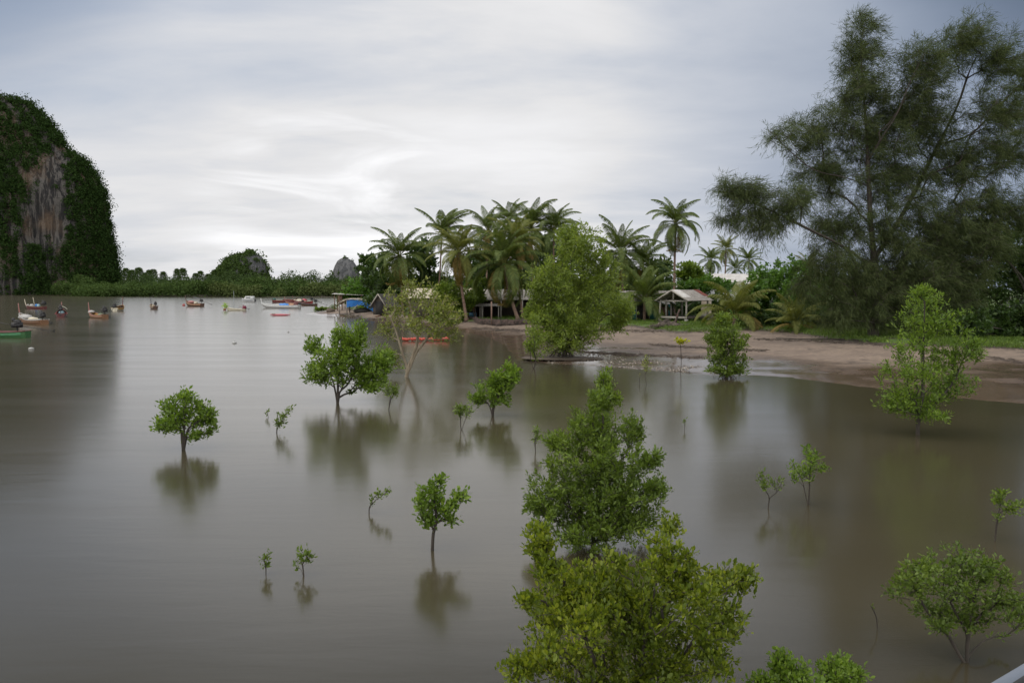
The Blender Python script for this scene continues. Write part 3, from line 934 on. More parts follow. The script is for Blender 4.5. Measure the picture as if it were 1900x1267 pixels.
B('broadleaf_bush', 'bright green bush over the pavilion roof', 'bush', 110, [(1290, 530, 30, 13), (1318, 522, 22, 13), (1340, 530, 26, 14), (1262, 540, 18, 12)], L_BRIT, 170, 34, .32, .12, .45, 50)
B('broadleaf_tree', 'dark leafy tree hanging over the torn thatch roof', 'tree', 110.5, [(882, 540, 24, 18), (905, 524, 34, 8), (868, 560, 16, 16), (935, 520, 24, 8), (890, 552, 14, 8)], L_DEEP, 190, 34, .3, .1, .42, 64)
B('broadleaf_bush', 'dark bush added right behind the open pavilion to darken its inside', 'bush', 109, [(1270, 572, 30, 16), (1300, 570, 30, 16), (1325, 560, 22, 20), (1340, 580, 20, 14), (1245, 575, 20, 14)], L_DARK, 240, 36, .3, .11, .4, 63)  # added backing, stands in for the pavilion's shaded interior
B('broadleaf_bush', 'bright leafy bush under the white roof, right of the young palm', 'bush', 96, [(1430, 512, 44, 24), (1470, 500, 40, 24), (1400, 540, 36, 26), (1425, 560, 40, 36), (1385, 570, 30, 26), (1440, 528, 26, 18)], L_BRIT, 420, 36, .28, .10, .45, 51)
B('broadleaf_bush', 'green bush behind the low yellowish palm', 'bush', 93, [(1480, 540, 36, 26), (1510, 560, 40, 30), (1465, 570, 30, 26), (1530, 525, 36, 20)], L_BRIT, 280, 36, .28, .10, .45, 52)
B('broadleaf_bush', 'dark bush on the grass between the two young palms', 'bush', 91, [(1425, 590, 44, 14), (1455, 585, 40, 20), (1395, 592, 26, 12)], L_DARK, 180, 36, .26, .10, .4, 53)
B('broadleaf_bush', 'dark bush on the grass behind the casuarina drip', 'bush', 89, [(1520, 590, 40, 22), (1560, 580, 44, 34), (1600, 560, 44, 40), (1580, 530, 40, 30)], L_DARK, 260, 36, .28, .10, .45, 54)
B('broadleaf_tree', 'big dark spreading tree behind the casuarina at right', 'tree', 92, [(1690, 545, 60, 50), (1750, 520, 60, 60), (1700, 590, 50, 26), (1650, 590, 40, 24), (1770, 580, 50, 34)], L_DARK, 420, 38, .36, .13, .6, 55)
B('broadleaf_tree', 'massive dark tree filling the right edge', 'tree', 86, [(1850, 520, 70, 70), (1900, 480, 60, 50), (1960, 520, 70, 80), (1830, 590, 50, 22), (1900, 590, 60, 22), (1800, 550, 50, 50), (1990, 600, 60, 30)], L_DARK, 520, 38, .34, .13, .6, 56)
B('broadleaf_bush', 'dark shrubs on the grass at the right edge, under the massive dark tree', 'bush', 69, [(1800, 600, 50, 26), (1850, 590, 50, 36), (1910, 590, 50, 40), (1960, 600, 50, 36), (1750, 612, 36, 16), (1830, 618, 60, 12), (1900, 620, 60, 12)], L_DARK, 300, 36, .26, .10, .4, 65)
B('broadleaf_tree', 'dark crown filling low behind the casuarina trunk', 'tree', 80, [(1640, 560, 50, 44), (1600, 520, 50, 40), (1700, 540, 50, 50), (1560, 560, 40, 40)], L_DARK, 360, 38, .3, .11, .5, 66)
B('rain_tree', 'tree with flat leafy sprays reaching up at the right edge', 'tree', 80, [(1835, 412, 30, 7), (1870, 425, 34, 8), (1815, 430, 24, 7), (1850, 445, 44, 10), (1890, 440, 36, 10), (1930, 420, 40, 12), (1840, 465, 46, 12), (1900, 470, 46, 14)], L_DARK, 260, 30, .26, .09, .4, 57, base=np.array([P(1925, 560, 80)[0], 80, gz(P(1925, 560, 80)[0], 80)]))
B('broadleaf_bush', 'small green bush under the pale flat roof at the sand spit', 'bush', 176, [(662, 549, 20, 8), (650, 560, 12, 8), (632, 552, 8, 9)], L_BRIT, 90, 30, .4, .15, .4, 58)
B('broadleaf_bush', 'low dark green bush at the tip of the sand spit', 'bush', 184, [(590, 574, 10, 2.5), (601, 573.5, 8, 3)], L_DEEP, 40, 26, .3, .12, .25, 59, base=np.array([P(596, 572, 184)[0], 184, .1]))
B('broadleaf_bush', 'grey twiggy scrub behind the rock on the sand spit', 'bush', 180, [(618, 570, 9, 5), (625, 566, 6, 6), (610, 573, 8, 3)], L_DULL, 36, 14, .25, .08, .3, 60, base=np.array([P(617, 574, 180)[0], 180, .3]))
B('broadleaf_tree', 'dark undergrowth left of the gabled shed behind the blue shelter', 'tree', 160, [(700, 560, 24, 14), (680, 566, 22, 10), (720, 565, 20, 12)], L_DEEP, 130, 34, .42, .15, .5, 61)
B('broadleaf_bush', 'dark undergrowth in front of the long house, under the tattered palm', 'bush', 109, [(838, 590, 22, 12), (812, 590, 20, 10), (852, 578, 16, 14)], L_DEEP, 130, 34, .28, .1, .4, 62)

# ------------------------------------------------------------------ the big casuarina
def casuarina():
    rg = np.random.default_rng(9)
    Yb = 70.0
    bx = P(1622, 560, Yb)[0]; base = np.array([bx, Yb, gz(bx, Yb) - .1])
    T = thing('casuarina_tree', 'towering feathery casuarina on the bank at right, trunk forked', 'tree', base)
    sk = Skel(base - np.array([0, 0, .3]))

    def st(j, pts, k=4):
        line = smooth_line([sk.p[j]] + [P(x, y, Yb + o) for x, y, o in pts], k)[1:]
        n0 = len(sk.p); sk.chain(j, line); return n0
    a = st(0, [(1621, 590, 0), (1623, 520, 0), (1622, 478, 0), (1616, 420, -.2), (1613, 360, -.4), (1610, 300, -.3), (1606, 220, 0), (1600, 140, .2), (1598, 90, .2), (1605, 45, 0), (1608, 22, 0)])

    def near(px, py):
        q = project(np.array(sk.p)); return int(np.argmin((q[0] - px) ** 2 + (q[1] - py) ** 2))
    st(near(1622, 478), [(1650, 440, .8), (1690, 370, 1.6), (1730, 290, 2.0), (1775, 200, 1.6), (1800, 130, 1.2), (1830, 75, 1.0)])
    st(near(1622, 500), [(1560, 455, -1.6), (1500, 425, -2.6), (1440, 395, -3.4), (1380, 370, -3.6), (1330, 352, -3.8)])
    st(near(1613, 345), [(1570, 330, -1.5), (1510, 315, -2.2), (1460, 275, -2.6), (1425, 240, -3.0)])
    st(near(1740, 270), [(1800, 250, 2.5), (1850, 200, 2.8), (1900, 150, 3.0), (1925, 120, 3.0)])
    st(near(1690, 370), [(1760, 350, -1.5), (1830, 330, -2.5), (1890, 285, -3.0)])
    st(near(1650, 440), [(1730, 420, 2.5), (1800, 400, 3.2), (1870, 420, 3.6)])
    st(near(1610, 300), [(1640, 250, -2), (1665, 210, -2.4), (1690, 150, -2.6), (1720, 90, -2.6)])
    st(near(1616, 420), [(1570, 420, 2.5), (1520, 400, 4.0), (1490, 350, 4.5)])
    blobs = [(1603, 45, 36, 28, 0), (1600, 95, 40, 36, 0), (1580, 120, 36, 30), (1600, 160, 46, 40), (1575, 215, 62, 55), (1625, 250, 70, 60), (1505, 255, 55, 42), (1445, 245, 28, 26, -2.8), (1540, 325, 78, 48),
             (1660, 330, 80, 66), (1720, 230, 62, 62), (1715, 120, 46, 50), (1680, 190, 50, 50), (1790, 85, 52, 52), (1850, 105, 50, 46), (1850, 210, 50, 56), (1780, 300, 70, 56), (1860, 290, 52, 40), (1910, 140, 40, 50, 3), (1915, 230, 40, 50, 3),
             (1450, 378, 56, 34, -3.2), (1385, 362, 52, 26, -3.4), (1352, 350, 40, 18, -3.6), (1370, 400, 40, 16, -3.2), (1430, 418, 44, 22, -3), (1550, 420, 60, 50), (1640, 430, 90, 62), (1760, 410, 84, 56), (1845, 380, 54, 40), (1880, 400, 36, 26),
             (1545, 490, 40, 50, -2), (1595, 530, 66, 60), (1685, 510, 84, 70), (1775, 500, 66, 62), (1720, 450, 70, 50), (1800, 450, 70, 46), (1740, 560, 70, 46), (1670, 545, 60, 46), (1605, 585, 50, 30), (1500, 525, 24, 40, -2), (1690, 580, 56, 30), (1555, 575, 34, 34, -2)]
    tips, u = tips_in_blobs(blobs, Yb, 2250, rg, 1.0, .55, hw=120)
    # clamp the depth so that the tree stays round
    tips[:, 1] = Yb + np.clip((tips[:, 1] - Yb) * .9, -7.5, 7.5)
    gzz = ground_z(tips[:, :2])
    tips = tips[tips[:, 2] > gzz + 1.0]
    ends = grow(sk, tips, rg, wpath=.30, wdown=.25, seg=.9, curve=.12)
    branch_mesh(sk, .48, .012, 5).build('trunk', BARKG, T, smooth=True)
    E = np.array([sk.p[e] for e in ends]); D = unit(np.array([sk.p[e] - sk.p[sk.par[e]] for e in ends]))
    per = 150; K = per * len(E); i = np.repeat(np.arange(len(E)), per)
    # twigs first, then hanging strands off each twig
    tw = 10
    td = unit(D[:, None] * .9 + rg.standard_normal((len(E), tw, 3)) * .62 + np.array([.18, 0, .05]))
    tl = rg.uniform(.5, 1.9, (len(E), tw))
    j = rg.integers(0, tw, K); s = rg.random(K) ** .8
    hgt = (E[:, 2] - base[2]) / 28.0
    p = E[i] + td[i, j] * (tl[i, j] * s)[:, None] - D[i] * (rg.random(K) * .5)[:, None]
    p[:, 2] -= .25 * (tl[i, j] * s) ** 2
    lowf = np.clip(1.1 - hgt[i] * 1.3, 0, 1)[:, None]
    d = unit(td[i, j] * .9 + rg.standard_normal((K, 3)) * .55 + np.array([.30, 0, -.35]) + lowf * np.array([0, 0, -.9]))
    mb = MB()
    leaf_quads(mb, p, d, unit(rg.standard_normal((K, 3))), rg.uniform(.30, .80, K), rg.uniform(.010, .020, K))
    mb.build('crown', L_CASU, T)
    tb = MB()
    for e in range(0, len(E)):
        for q in range(0, tw, 2):
            tip = E[e] + td[e, q] * tl[e, q]; tip[2] -= .25 * tl[e, q] ** 2
            mid = E[e] + td[e, q] * tl[e, q] * .5
            w = np.array([0, 0, .008])
            tb.add([E[e] - w, E[e] + w, mid + w, mid - w, tip], [[0, 1, 2, 3]], [[3, 2, 4]])
    tb.build('twigs', BARKG, T)


casuarina()

# ------------------------------------------------------------------ mangroves standing in the water
def M(label, b, blobs, leafm, name='mangrove_tree', cat='mangrove', z=0.0, **kw):
    base = G(b[0], b[1], z)
    return tree(name, label, cat, base, float(base[1]), blobs, leafm, **kw)


SAP = dict(name='mangrove_sapling', cat='sapling', group='mangrove saplings in the water')
M('bushy mangrove standing alone in the water at far left, wide lower arms', (340, 834), [(340, 768, 40, 36), (306, 790, 26, 14), (385, 768, 18, 12), (388, 798, 18, 9), (348, 735, 16, 15), (315, 752, 20, 18), (375, 748, 14, 10), (365, 806, 18, 10), (388, 782, 20, 8)], L_MANG,
  ntips=200, per=22, L=.115, w=.030, spread=.16, r0=.085, seed=101, stems=[[(338, 815), (336, 800), (322, 785), (310, 780)], [(345, 812), (350, 795), (368, 782), (385, 775)], [(341, 810), (343, 780), (346, 745)]])
M('broad bright mangrove in the water with a tall left tuft and spreading right side', (626, 748), [(620, 672, 44, 44), (580, 640, 13, 26), (588, 690, 26, 26), (668, 615, 14, 26), (700, 682, 36, 36), (640, 625, 24, 24), (665, 690, 40, 34), (650, 650, 30, 30), (715, 665, 22, 24), (690, 715, 20, 12)], L_MANG,
  ntips=560, per=26, L=.15, w=.038, spread=.22, r0=.10, seed=102, stems=[[(622, 725), (615, 700), (600, 680), (588, 655)], [(632, 725), (648, 700), (680, 690), (705, 680)], [(627, 720), (628, 690), (640, 640)], [(630, 728), (650, 705), (665, 650), (667, 625)]])
M('thin sapling just right of the broad bright mangrove', (721, 760), [(725, 716, 14, 13), (718, 730, 10, 7), (732, 728, 8, 8)], L_DULL, ntips=26, per=13, L=0.125, w=0.0311, spread=.15, r0=.022, seed=103, **SAP)
M('leaning bare-limbed mangrove with pale trunk and thin yellowish leaves near the bank', (754, 699),
  [(745, 550, 30, 26), (785, 545, 40, 26), (815, 565, 44, 30), (835, 595, 26, 30), (842, 622, 20, 16), (722, 600, 22, 16), (715, 618, 18, 16), (770, 600, 40, 18), (760, 525, 22, 10), (740, 580, 30, 18), (800, 615, 26, 14), (710, 655, 16, 12), (728, 665, 14, 10)], L_OLIV, barkm=BARKP,
  ntips=300, per=21, L=.15, w=.038, spread=.34, r0=.17, seed=104, rtip=.012, stems=[[(758, 680), (768, 655), (775, 625), (768, 590), (755, 550)], [(763, 675), (775, 650), (795, 625), (815, 600), (830, 575)], [(756, 685), (745, 650), (735, 615), (725, 590)], [(766, 660), (785, 640), (805, 600), (800, 560)]])
M('small round sapling between the lone left mangrove and the broad one', (513, 803), [(525, 772, 14, 12), (537, 760, 9, 9), (518, 785, 10, 7), (515, 765, 9, 8)], L_DULL, ntips=36, per=9, L=0.101, w=0.0237, spread=.12, r0=.02, seed=105, **SAP)
M('tiny grey sprout left of the small round sapling', (498, 774), [(496, 763, 4, 6)], L_DULL, ntips=6, per=6, L=0.086, w=0.0207, spread=.08, r0=.010, seed=106, **SAP)
M('mangrove leaning right in mid water with twin stems', (914, 772), [(915, 715, 36, 26), (945, 688, 20, 18), (886, 738, 20, 11), (925, 738, 30, 14), (935, 705, 26, 20), (955, 700, 12, 10)], L_MANG,
  ntips=210, per=22, L=.13, w=.034, spread=.17, r0=.065, seed=107, stems=[[(916, 755), (925, 735), (938, 705)], [(909, 755), (900, 742), (888, 738)]])
M('slim sapling just left of the right-leaning mangrove', (856, 797), [(860, 764, 18, 7), (852, 756, 10, 7), (868, 758, 10, 7)], L_DULL, ntips=26, per=12, L=0.117, w=0.0281, spread=.12, r0=.02, seed=108, **SAP)
M('upright young mangrove in the near water with a side branch to the right', (802, 1020), [(803, 912, 30, 28), (858, 918, 20, 13), (803, 945, 32, 22), (810, 888, 18, 10), (795, 965, 16, 9), (835, 940, 18, 12), (780, 930, 14, 20), (840, 965, 12, 6)], L_MANG,
  ntips=150, per=13, L=.082, w=.021, spread=.11, r0=.042, seed=109, fine=True, stems=[[(804, 990), (810, 965), (806, 930), (805, 900)], [(807, 975), (828, 960), (848, 930), (862, 915)]], rtip=.004)
M('small sapling bent to the right, left of the upright young mangrove', (685, 952), [(705, 918, 15, 7), (718, 910, 7, 5), (692, 930, 8, 7)], L_DULL, ntips=16, per=8, L=0.078, w=0.0192, spread=.09, r0=.014, seed=110, fine=True, **SAP)
M('tiny sapling in the near water, left one of a pair', (493, 1065), [(492, 1035, 9, 10), (500, 1025, 5, 5), (496, 1048, 8, 4)], L_DULL, ntips=14, per=6, L=0.066, w=0.0155, spread=.06, r0=.010, seed=111, rtip=.003, fine=True, **SAP)
M('small forked sapling in the near water, right one of a pair', (564, 1068), [(560, 1025, 17, 10), (572, 1035, 10, 12), (552, 1040, 8, 9)], L_DULL, ntips=30, per=6, L=0.066, w=0.0163, spread=.07, r0=.014, seed=112, rtip=.003, fine=True, **SAP)
M('big fine-leaved willowy tree at the water edge before the palm grove', (1046, 664), [(1075, 452, 52, 40), (1045, 510, 66, 44), (1110, 500, 40, 58), (1075, 560, 84, 60), (1020, 590, 46, 44), (1145, 570, 34, 30), (1000, 540, 26, 40), (1085, 605, 46, 34), (1040, 628, 52, 26), (1150, 600, 24, 18), (1165, 575, 16, 20), (985, 580, 14, 14), (1060, 430, 30, 22)], L_WILL,
  ntips=1300, per=40, L=.20, w=.036, spread=.40, roots=24, r0=.26, seed=113, barkm=BARKG, stems=[[(1044, 640), (1040, 600), (1030, 550), (1040, 500)], [(1052, 640), (1062, 600), (1075, 540), (1080, 460)], [(1056, 645), (1085, 615), (1120, 590), (1145, 565)], [(1042, 645), (1020, 620), (1000, 595)]], z=.12, droop=.35, name='willow_tree', cat='tree')
M('slender young tree left of the big willowy tree', (990, 684), [(992, 612, 18, 24), (985, 640, 17, 18), (998, 650, 17, 14), (990, 590, 9, 10)], L_WILL, ntips=90, per=16, L=.19, w=.036, spread=.24, r0=.05, seed=114, name='young_tree', cat='tree')
M('dense deep green mangrove bush at the wet sand edge', (1347, 702), [(1345, 610, 28, 28), (1345, 645, 40, 34), (1350, 672, 44, 20), (1330, 625, 24, 24), (1370, 630, 20, 22), (1325, 686, 22, 8), (1374, 685, 22, 9), (1350, 690, 24, 5), (1340, 590, 14, 10)], L_DEEP,
  ntips=420, per=26, L=.14, w=.034, spread=.20, roots=26, r0=.11, seed=115, name='mangrove_bush', cat='bush')
M('sparse olive sapling at the shell bank', (1200, 713), [(1200, 668, 9, 10), (1206, 680, 8, 8), (1195, 678, 6, 6)], L_OLIV, ntips=20, per=8, L=0.125, w=0.0266, spread=.14, r0=.016, seed=116, **SAP)
M('tall bare pole-like sapling with a tuft of yellow leaves on top', (1263, 691), [(1258, 632, 4, 4), (1268, 632, 5, 4)], leaf_mat('sapling_yellow_leaf', (.25, .26, .01), (.38, .38, .015), (.5, .48, .03)), ntips=10, per=13, L=.19, w=.055, spread=.12, r0=.022, seed=117,
  stems=[[(1264, 670), (1263, 645), (1262, 638)]], z=.05, **SAP)
M('tall loose mangrove on the right in front of the casuarina', (1703, 806), [(1716, 560, 34, 30), (1700, 600, 46, 30), (1760, 600, 30, 26), (1800, 640, 28, 30), (1690, 640, 40, 26), (1690, 690, 66, 32), (1750, 660, 40, 26), (1770, 710, 44, 30), (1668, 740, 46, 22), (1720, 730, 50, 26), (1735, 772, 34, 12), (1700, 755, 40, 16), (1655, 752, 24, 12), (1815, 650, 14, 20), (1712, 540, 18, 12)], L_MANG,
  ntips=700, per=21, L=.125, w=.024, spread=.18, spray=3.2, r0=.10, seed=118, stems=[[(1704, 770), (1712, 730), (1712, 680), (1714, 620), (1716, 560)], [(1707, 775), (1735, 745), (1765, 715), (1790, 660)], [(1703, 778), (1685, 755), (1660, 735)]])
M('tiny sprout alone in open water right of the conical mangrove', (1270, 797), [(1270, 781, 3, 6)], L_DULL, ntips=7, per=5, L=0.078, w=0.0178, spread=.05, r0=.010, seed=119, rtip=.005, **SAP)
M('faint sapling behind the left shoulder of the conical mangrove', (994, 838), [(995, 797, 14, 6), (1000, 812, 10, 7)], L_DULL, ntips=18, per=9, L=0.094, w=0.0222, spread=.11, r0=.014, seed=120, **SAP)
M('large conical mangrove in the near water, deep green', (1100, 1014), [(1120, 705, 18, 22), (1118, 745, 34, 26), (1108, 785, 62, 38), (1035, 815, 26, 20), (1110, 840, 96, 50), (1060, 900, 92, 44), (1150, 900, 86, 46), (1100, 955, 122, 42), (1215, 850, 24, 14), (1218, 908, 28, 16), (1000, 940, 32, 30), (1185, 955, 50, 36), (1180, 800, 22, 30), (1100, 985, 100, 20)], L_DEEP,
  ntips=1050, per=36, L=.076, w=.0135, spread=.115, spray=3.2, r0=.075, seed=121, fine=True, rtip=.0045, stems=[[(1102, 980), (1108, 920), (1114, 840), (1120, 760), (1120, 705)], [(1100, 990), (1070, 955), (1030, 915), (1005, 890)], [(1104, 985), (1140, 945), (1185, 915), (1220, 900)], [(1101, 975), (1085, 900), (1060, 840)], [(1105, 965), (1135, 890), (1165, 830)]])
M('big yellow-green mangrove bush nearest in front of the water, cut by the bottom edge', (1180, 1420), [(1238, 975, 22, 26), (1240, 1030, 46, 40), (1000, 1000, 34, 28), (1010, 1045, 44, 30), (1100, 1070, 60, 30), (1050, 1090, 70, 44), (1150, 1110, 120, 70), (1280, 1090, 70, 50), (1350, 1075, 44, 26), (1385, 1065, 24, 16), (1060, 1160, 100, 50), (1240, 1170, 110, 70), (1350, 1150, 44, 34),
  (975, 1110, 20, 14), (1010, 1130, 40, 26), (1000, 1220, 60, 36), (960, 1240, 26, 22), (1180, 1240, 150, 60), (1330, 1220, 50, 40), (1100, 1310, 130, 50), (1270, 1300, 110, 60), (1140, 1035, 24, 14)], L_YELL,
  ntips=1600, per=22, L=.053, w=.0128, spread=.078, up=.7, spray=3.4, r0=.05, seed=122, fine=True, rtip=.0035, name='mangrove_bush', cat='bush', stems=[[(1180, 1330), (1190, 1230), (1210, 1120), (1235, 1000)], [(1175, 1340), (1110, 1240), (1060, 1120), (1010, 1020)], [(1185, 1335), (1260, 1230), (1320, 1130), (1370, 1070)], [(1178, 1345), (1080, 1280), (1000, 1230)]])
M('open dark mangrove at the lower right corner with slim black stems', (1794, 1228), [(1790, 1035, 60, 20), (1720, 1065, 50, 26), (1760, 1075, 80, 32), (1840, 1060, 46, 26), (1690, 1085, 40, 22), (1800, 1110, 90, 30), (1730, 1130, 56, 20), (1870, 1110, 44, 26), (1660, 1100, 22, 14), (1890, 1140, 26, 18), (1800, 1150, 40, 16), (1740, 1160, 30, 12), (1855, 1180, 10, 8)], L_DULL,
  ntips=460, per=17, L=.054, w=.0130, spread=.085, r0=.042, seed=123, fine=True, rtip=.0035, barkm=BARK, stems=[[(1796, 1185), (1800, 1150), (1810, 1100), (1830, 1060)], [(1794, 1180), (1775, 1140), (1750, 1090)], [(1778, 1212), (1760, 1180), (1725, 1140), (1700, 1100)], [(1797, 1175), (1830, 1130), (1870, 1105)]])
M('low green mangrove bush cut off at the bottom edge, right of the yellow-green bush', (1490, 1420), [(1448, 1225, 20, 20), (1470, 1250, 50, 26), (1560, 1240, 40, 24), (1500, 1290, 100, 40), (1410, 1260, 18, 14), (1590, 1250, 16, 14)], L_MANG,
  ntips=280, per=20, L=.050, w=.0130, spread=.08, r0=.03, seed=124, fine=True, rtip=.0035, name='mangrove_bush', cat='bush')
M('forked sapling with thin leaves, left one of two at right mid water', (1425, 942), [(1420, 882, 12, 14), (1440, 898, 16, 10), (1415, 900, 7, 10), (1450, 888, 8, 8)], L_DULL, ntips=32, per=7, L=0.078, w=0.0163, spread=.09, r0=.016, seed=125, fine=True, rtip=.004, stems=[[(1427, 922), (1418, 905), (1418, 885)], [(1428, 925), (1442, 912), (1452, 892)]], **SAP)
M('twin-stemmed sapling with bright tips, right one of two at right mid water', (1500, 936), [(1505, 845, 16, 20), (1500, 870, 22, 16), (1530, 868, 22, 8), (1480, 880, 16, 14), (1470, 865, 8, 10)], L_MANG, ntips=70, per=9, L=0.094, w=0.0163, spread=.11, r0=.022, seed=126, fine=True, rtip=.004, stems=[[(1502, 905), (1503, 875), (1506, 840)], [(1494, 915), (1488, 890), (1475, 868)]], **SAP)
M('tall thin sapling at the right edge above the dark mangrove', (1846, 1003), [(1856, 918, 14, 18), (1880, 942, 16, 12), (1852, 955, 8, 7), (1895, 935, 8, 8), (1846, 925, 8, 8)], L_DEEP, ntips=44, per=9, L=0.074, w=0.0178, spread=.09, r0=.016, seed=127, fine=True, rtip=.004, stems=[[(1848, 975), (1853, 950), (1858, 925)], [(1854, 955), (1870, 945), (1885, 940)]], **SAP)
M('bare drowned twig rising from the dark water at lower right', (1628, 1168), [(1618, 1125, 2, 4)], L_DULL, ntips=3, per=2, L=.05, w=.012, spread=.02, r0=.010, seed=128, rtip=.004, stems=[[(1627, 1150), (1622, 1135), (1614, 1120)]], **SAP)
M('short leafless stick in the water right of the shell bank', (1187, 712), [(1187, 697, 1, 3)], L_OLIV, ntips=3, per=2, L=.10, w=.02, spread=.05, r0=.014, seed=129, rtip=.008, **SAP)
# ------------------------------------------------------------------ things built in their own frame
class Frame:
    """local x, y, z -> world: turned by yaw (and pitch/roll), set at loc"""
    def __init__(s, loc, yaw, sc=1.0):
        s.loc = np.array(loc, float); c, q = math.cos(yaw), math.sin(yaw)
        s.R = np.array([[c, -q, 0], [q, c, 0], [0, 0, 1.]]) * sc

    def __call__(s, V): return np.asarray(V, float) @ s.R.T + s.loc


def put(mb, fr, name, mat, parent, smooth=False, label=None):
    V = fr(np.concatenate(mb.V)); fs = []
    if mb.Q: fs.append(np.concatenate(mb.Q))
    if mb.T: fs.append(np.concatenate(mb.T))
    o = link_mesh(name, V, fs, mat, parent, smooth)
    if label: o['label'] = label
    return o


def paint(name, c, rough=.55): return surf('paint_' + name, c, tuple(v * .72 for v in c), rough, 3, (1, 1, 3), .05)


# ------------------------------------------------------------------ boats
def hull_parts(T, fr, Lb, beam, free, bow_z, stern_z, hullm, rimm, inm, band=None, post=None, post_h=1.0, flare=.75, rimw=.07):
    n = 22
    u = np.linspace(0, 1, n)                      # 0 stern .. 1 bow
    x = (u - .5) * Lb
    b = beam / 2 * np.clip(np.sin(np.pi * (u * .80 + .18)) ** .7, .02, 1) * np.where(u > .93, (1 - u) / .07 * .75 + .25, 1)
    zs = free + (bow_z - free) * np.clip((u - .35) / .65, 0, 1) ** 2.1 + (stern_z - free) * np.clip((.25 - u) / .25, 0, 1) ** 1.6
    zk = -.28 + (bow_z * .55 + .28) * np.clip((u - .78) / .22, 0, 1) ** 2
    prof = [(0, 0), (.55, .06), (.80, .35), (.93, .7), (1.0, 1.0)]
    half = [np.stack([x, b * (f if f else 0), zk + (zs - zk) * h], 1) for f, h in prof]
    ring = [h * np.array([1, -1, 1]) for h in half[:0:-1]] + half
    hb = MB(); hb.grid(np.stack(ring, 1))
    st = np.stack(ring, 1)[0]
    c = len(hb.V[0]); hb.add(np.concatenate([st, [[st[0, 0], 0, zs[0]]]]), None, [[i, i + 1, len(st)] for i in range(len(st) - 1)])
    put(hb, fr, 'hull', hullm, T, True)
    # inner skin and floor
    ib = MB()
    inn = [np.stack([x, s_ * b * f * .92, np.maximum(zk + (zs - zk) * h, .05)], 1) for s_, f, h in ((-1, 1, .98), (-1, .75, .35), (1, .75, .35), (1, 1, .98))]
    ib.grid(np.stack(inn, 1))
    for k in (4, 9, 13, 17):
        ib.box((x[k], 0, zs[k] - .12), (.22, b[k] * 1.8, .04))
    put(ib, fr, 'deck', inm, T)
    rb = MB()
    for s_ in (-1, 1):
        rb.tube(np.stack([x, s_ * (b + .01), zs + .01], 1), rimw, 5)
    put(rb, fr, 'gunwale', rimm, T, True)
    if band is not None:
        bb = MB()
        for s_ in (-1, 1):
            k = slice(1, n)
            lo = np.stack([x, s_ * (b * .965 + .018), zk + (zs - zk) * .62], 1)[k]; hi = np.stack([x, s_ * (b + .022), zs - .02], 1)[k]
            bb.grid(np.stack([lo, hi], 1))
        put(bb, fr, 'painted_band', band, T)
    if post is not None:
        pb = MB(); xb = x[-1]
        pb.tube([(xb - .25, 0, bow_z * .55), (xb + .05, 0, bow_z), (xb + .28, 0, bow_z + post_h * .6), (xb + .36, 0, bow_z + post_h)], [.10, .10, .08, .06], 6)
        put(pb, fr, 'stem_post', post, T, True)
    return x, b, zs


def engine_part(T, fr, x0, z0, shaft=3.4, col=None, down=-.9, size=1.0, back=True):
    e = MB(); s = size
    e.box((x0, 0, z0 + .28 * s), (.75 * s, .48 * s, .46 * s)).box((x0 - .05, 0, z0 + .60 * s), (.5 * s, .34 * s, .22 * s))
    e.tube([(x0 + .32 * s, 0, z0 + .62 * s), (x0 + .32 * s, 0, z0 + .86 * s)], .13 * s, 7)
    e.tube([(x0 + .1 * s, .26 * s, z0 + .4 * s), (x0 - .5 * s, .3 * s, z0 + .55 * s)], .05 * s, 5)
    e.tube([(x0, 0, z0 - .35), (x0, 0, z0 + .1)], .07, 6)
    e.tube([(x0 + .4 * s, 0, z0 + .3), (x0 + 1.5 * s, 0, z0 + .62)], .03, 5)
    E = put(e, fr, 'engine', col or BLACK, T)
    if shaft:
        sh = MB(); a = np.array([x0 - .3, 0, z0 + .25]); b = np.array([x0 - .3 - shaft, 0, z0 + .25 + down])
        sh.tube([a, b], [.04, .03], 5)
        sh.tube([a * .4 + b * .6 + np.array([0, 0, -.02]), b + np.array([.1, 0, -.25])], .02, 4)
        S = put(sh, fr, 'propeller_shaft', BLACK, E)
        pr = MB()
        for k in range(3):
            aa = k * 2.094
            pr.box(b + np.array([0, .11 * math.cos(aa), .11 * math.sin(aa)]), (.03, .10, .20), np.array([[1, 0, 0], [0, math.cos(aa), -math.sin(aa)], [0, math.sin(aa), math.cos(aa)]]))
        # three levels only: the blades ride on the engine beside the shaft
        put(pr, fr, 'propeller', BLACK, E)
    return E


def canopy_part(T, fr, x0, x1, w, z0, z1, mat, arch=.12, posts=True, tilt=0.0):
    c = MB(); a = np.linspace(-1, 1, 9)
    for dz in (0, .05):
        V = np.stack([np.stack([np.full(9, xx), a * w / 2, z1 + dz + arch * (1 - a ** 2) + tilt * (xx - x0)], 1) for xx in np.linspace(x0, x1, 5)], 0)
        c.grid(V)
    C = put(c, fr, 'canopy', mat, T)
    p = MB()
    for xx in (x0 + .1, x1 - .1):
        for s_ in (-1, 1):
            p.tube([(xx, s_ * w * .46, z0), (xx, s_ * w * .46, z1 + .03 + tilt * (xx - x0))], .035, 5)
    return C


def heap_part(T, fr, name, c, r, mat, seed=1, label=None):
    m = MB(); m.sphere(c, r, 12, 7, .10, np.random.default_rng(seed))
    return put(m, fr, name, mat, T, False, label)


def boat(label, px, py, yaw_deg, name='longtail_boat', cat='boat', group=None):
    l = G(px, py)
    return thing(name, label, cat, l, group), Frame(l, math.radians(yaw_deg))


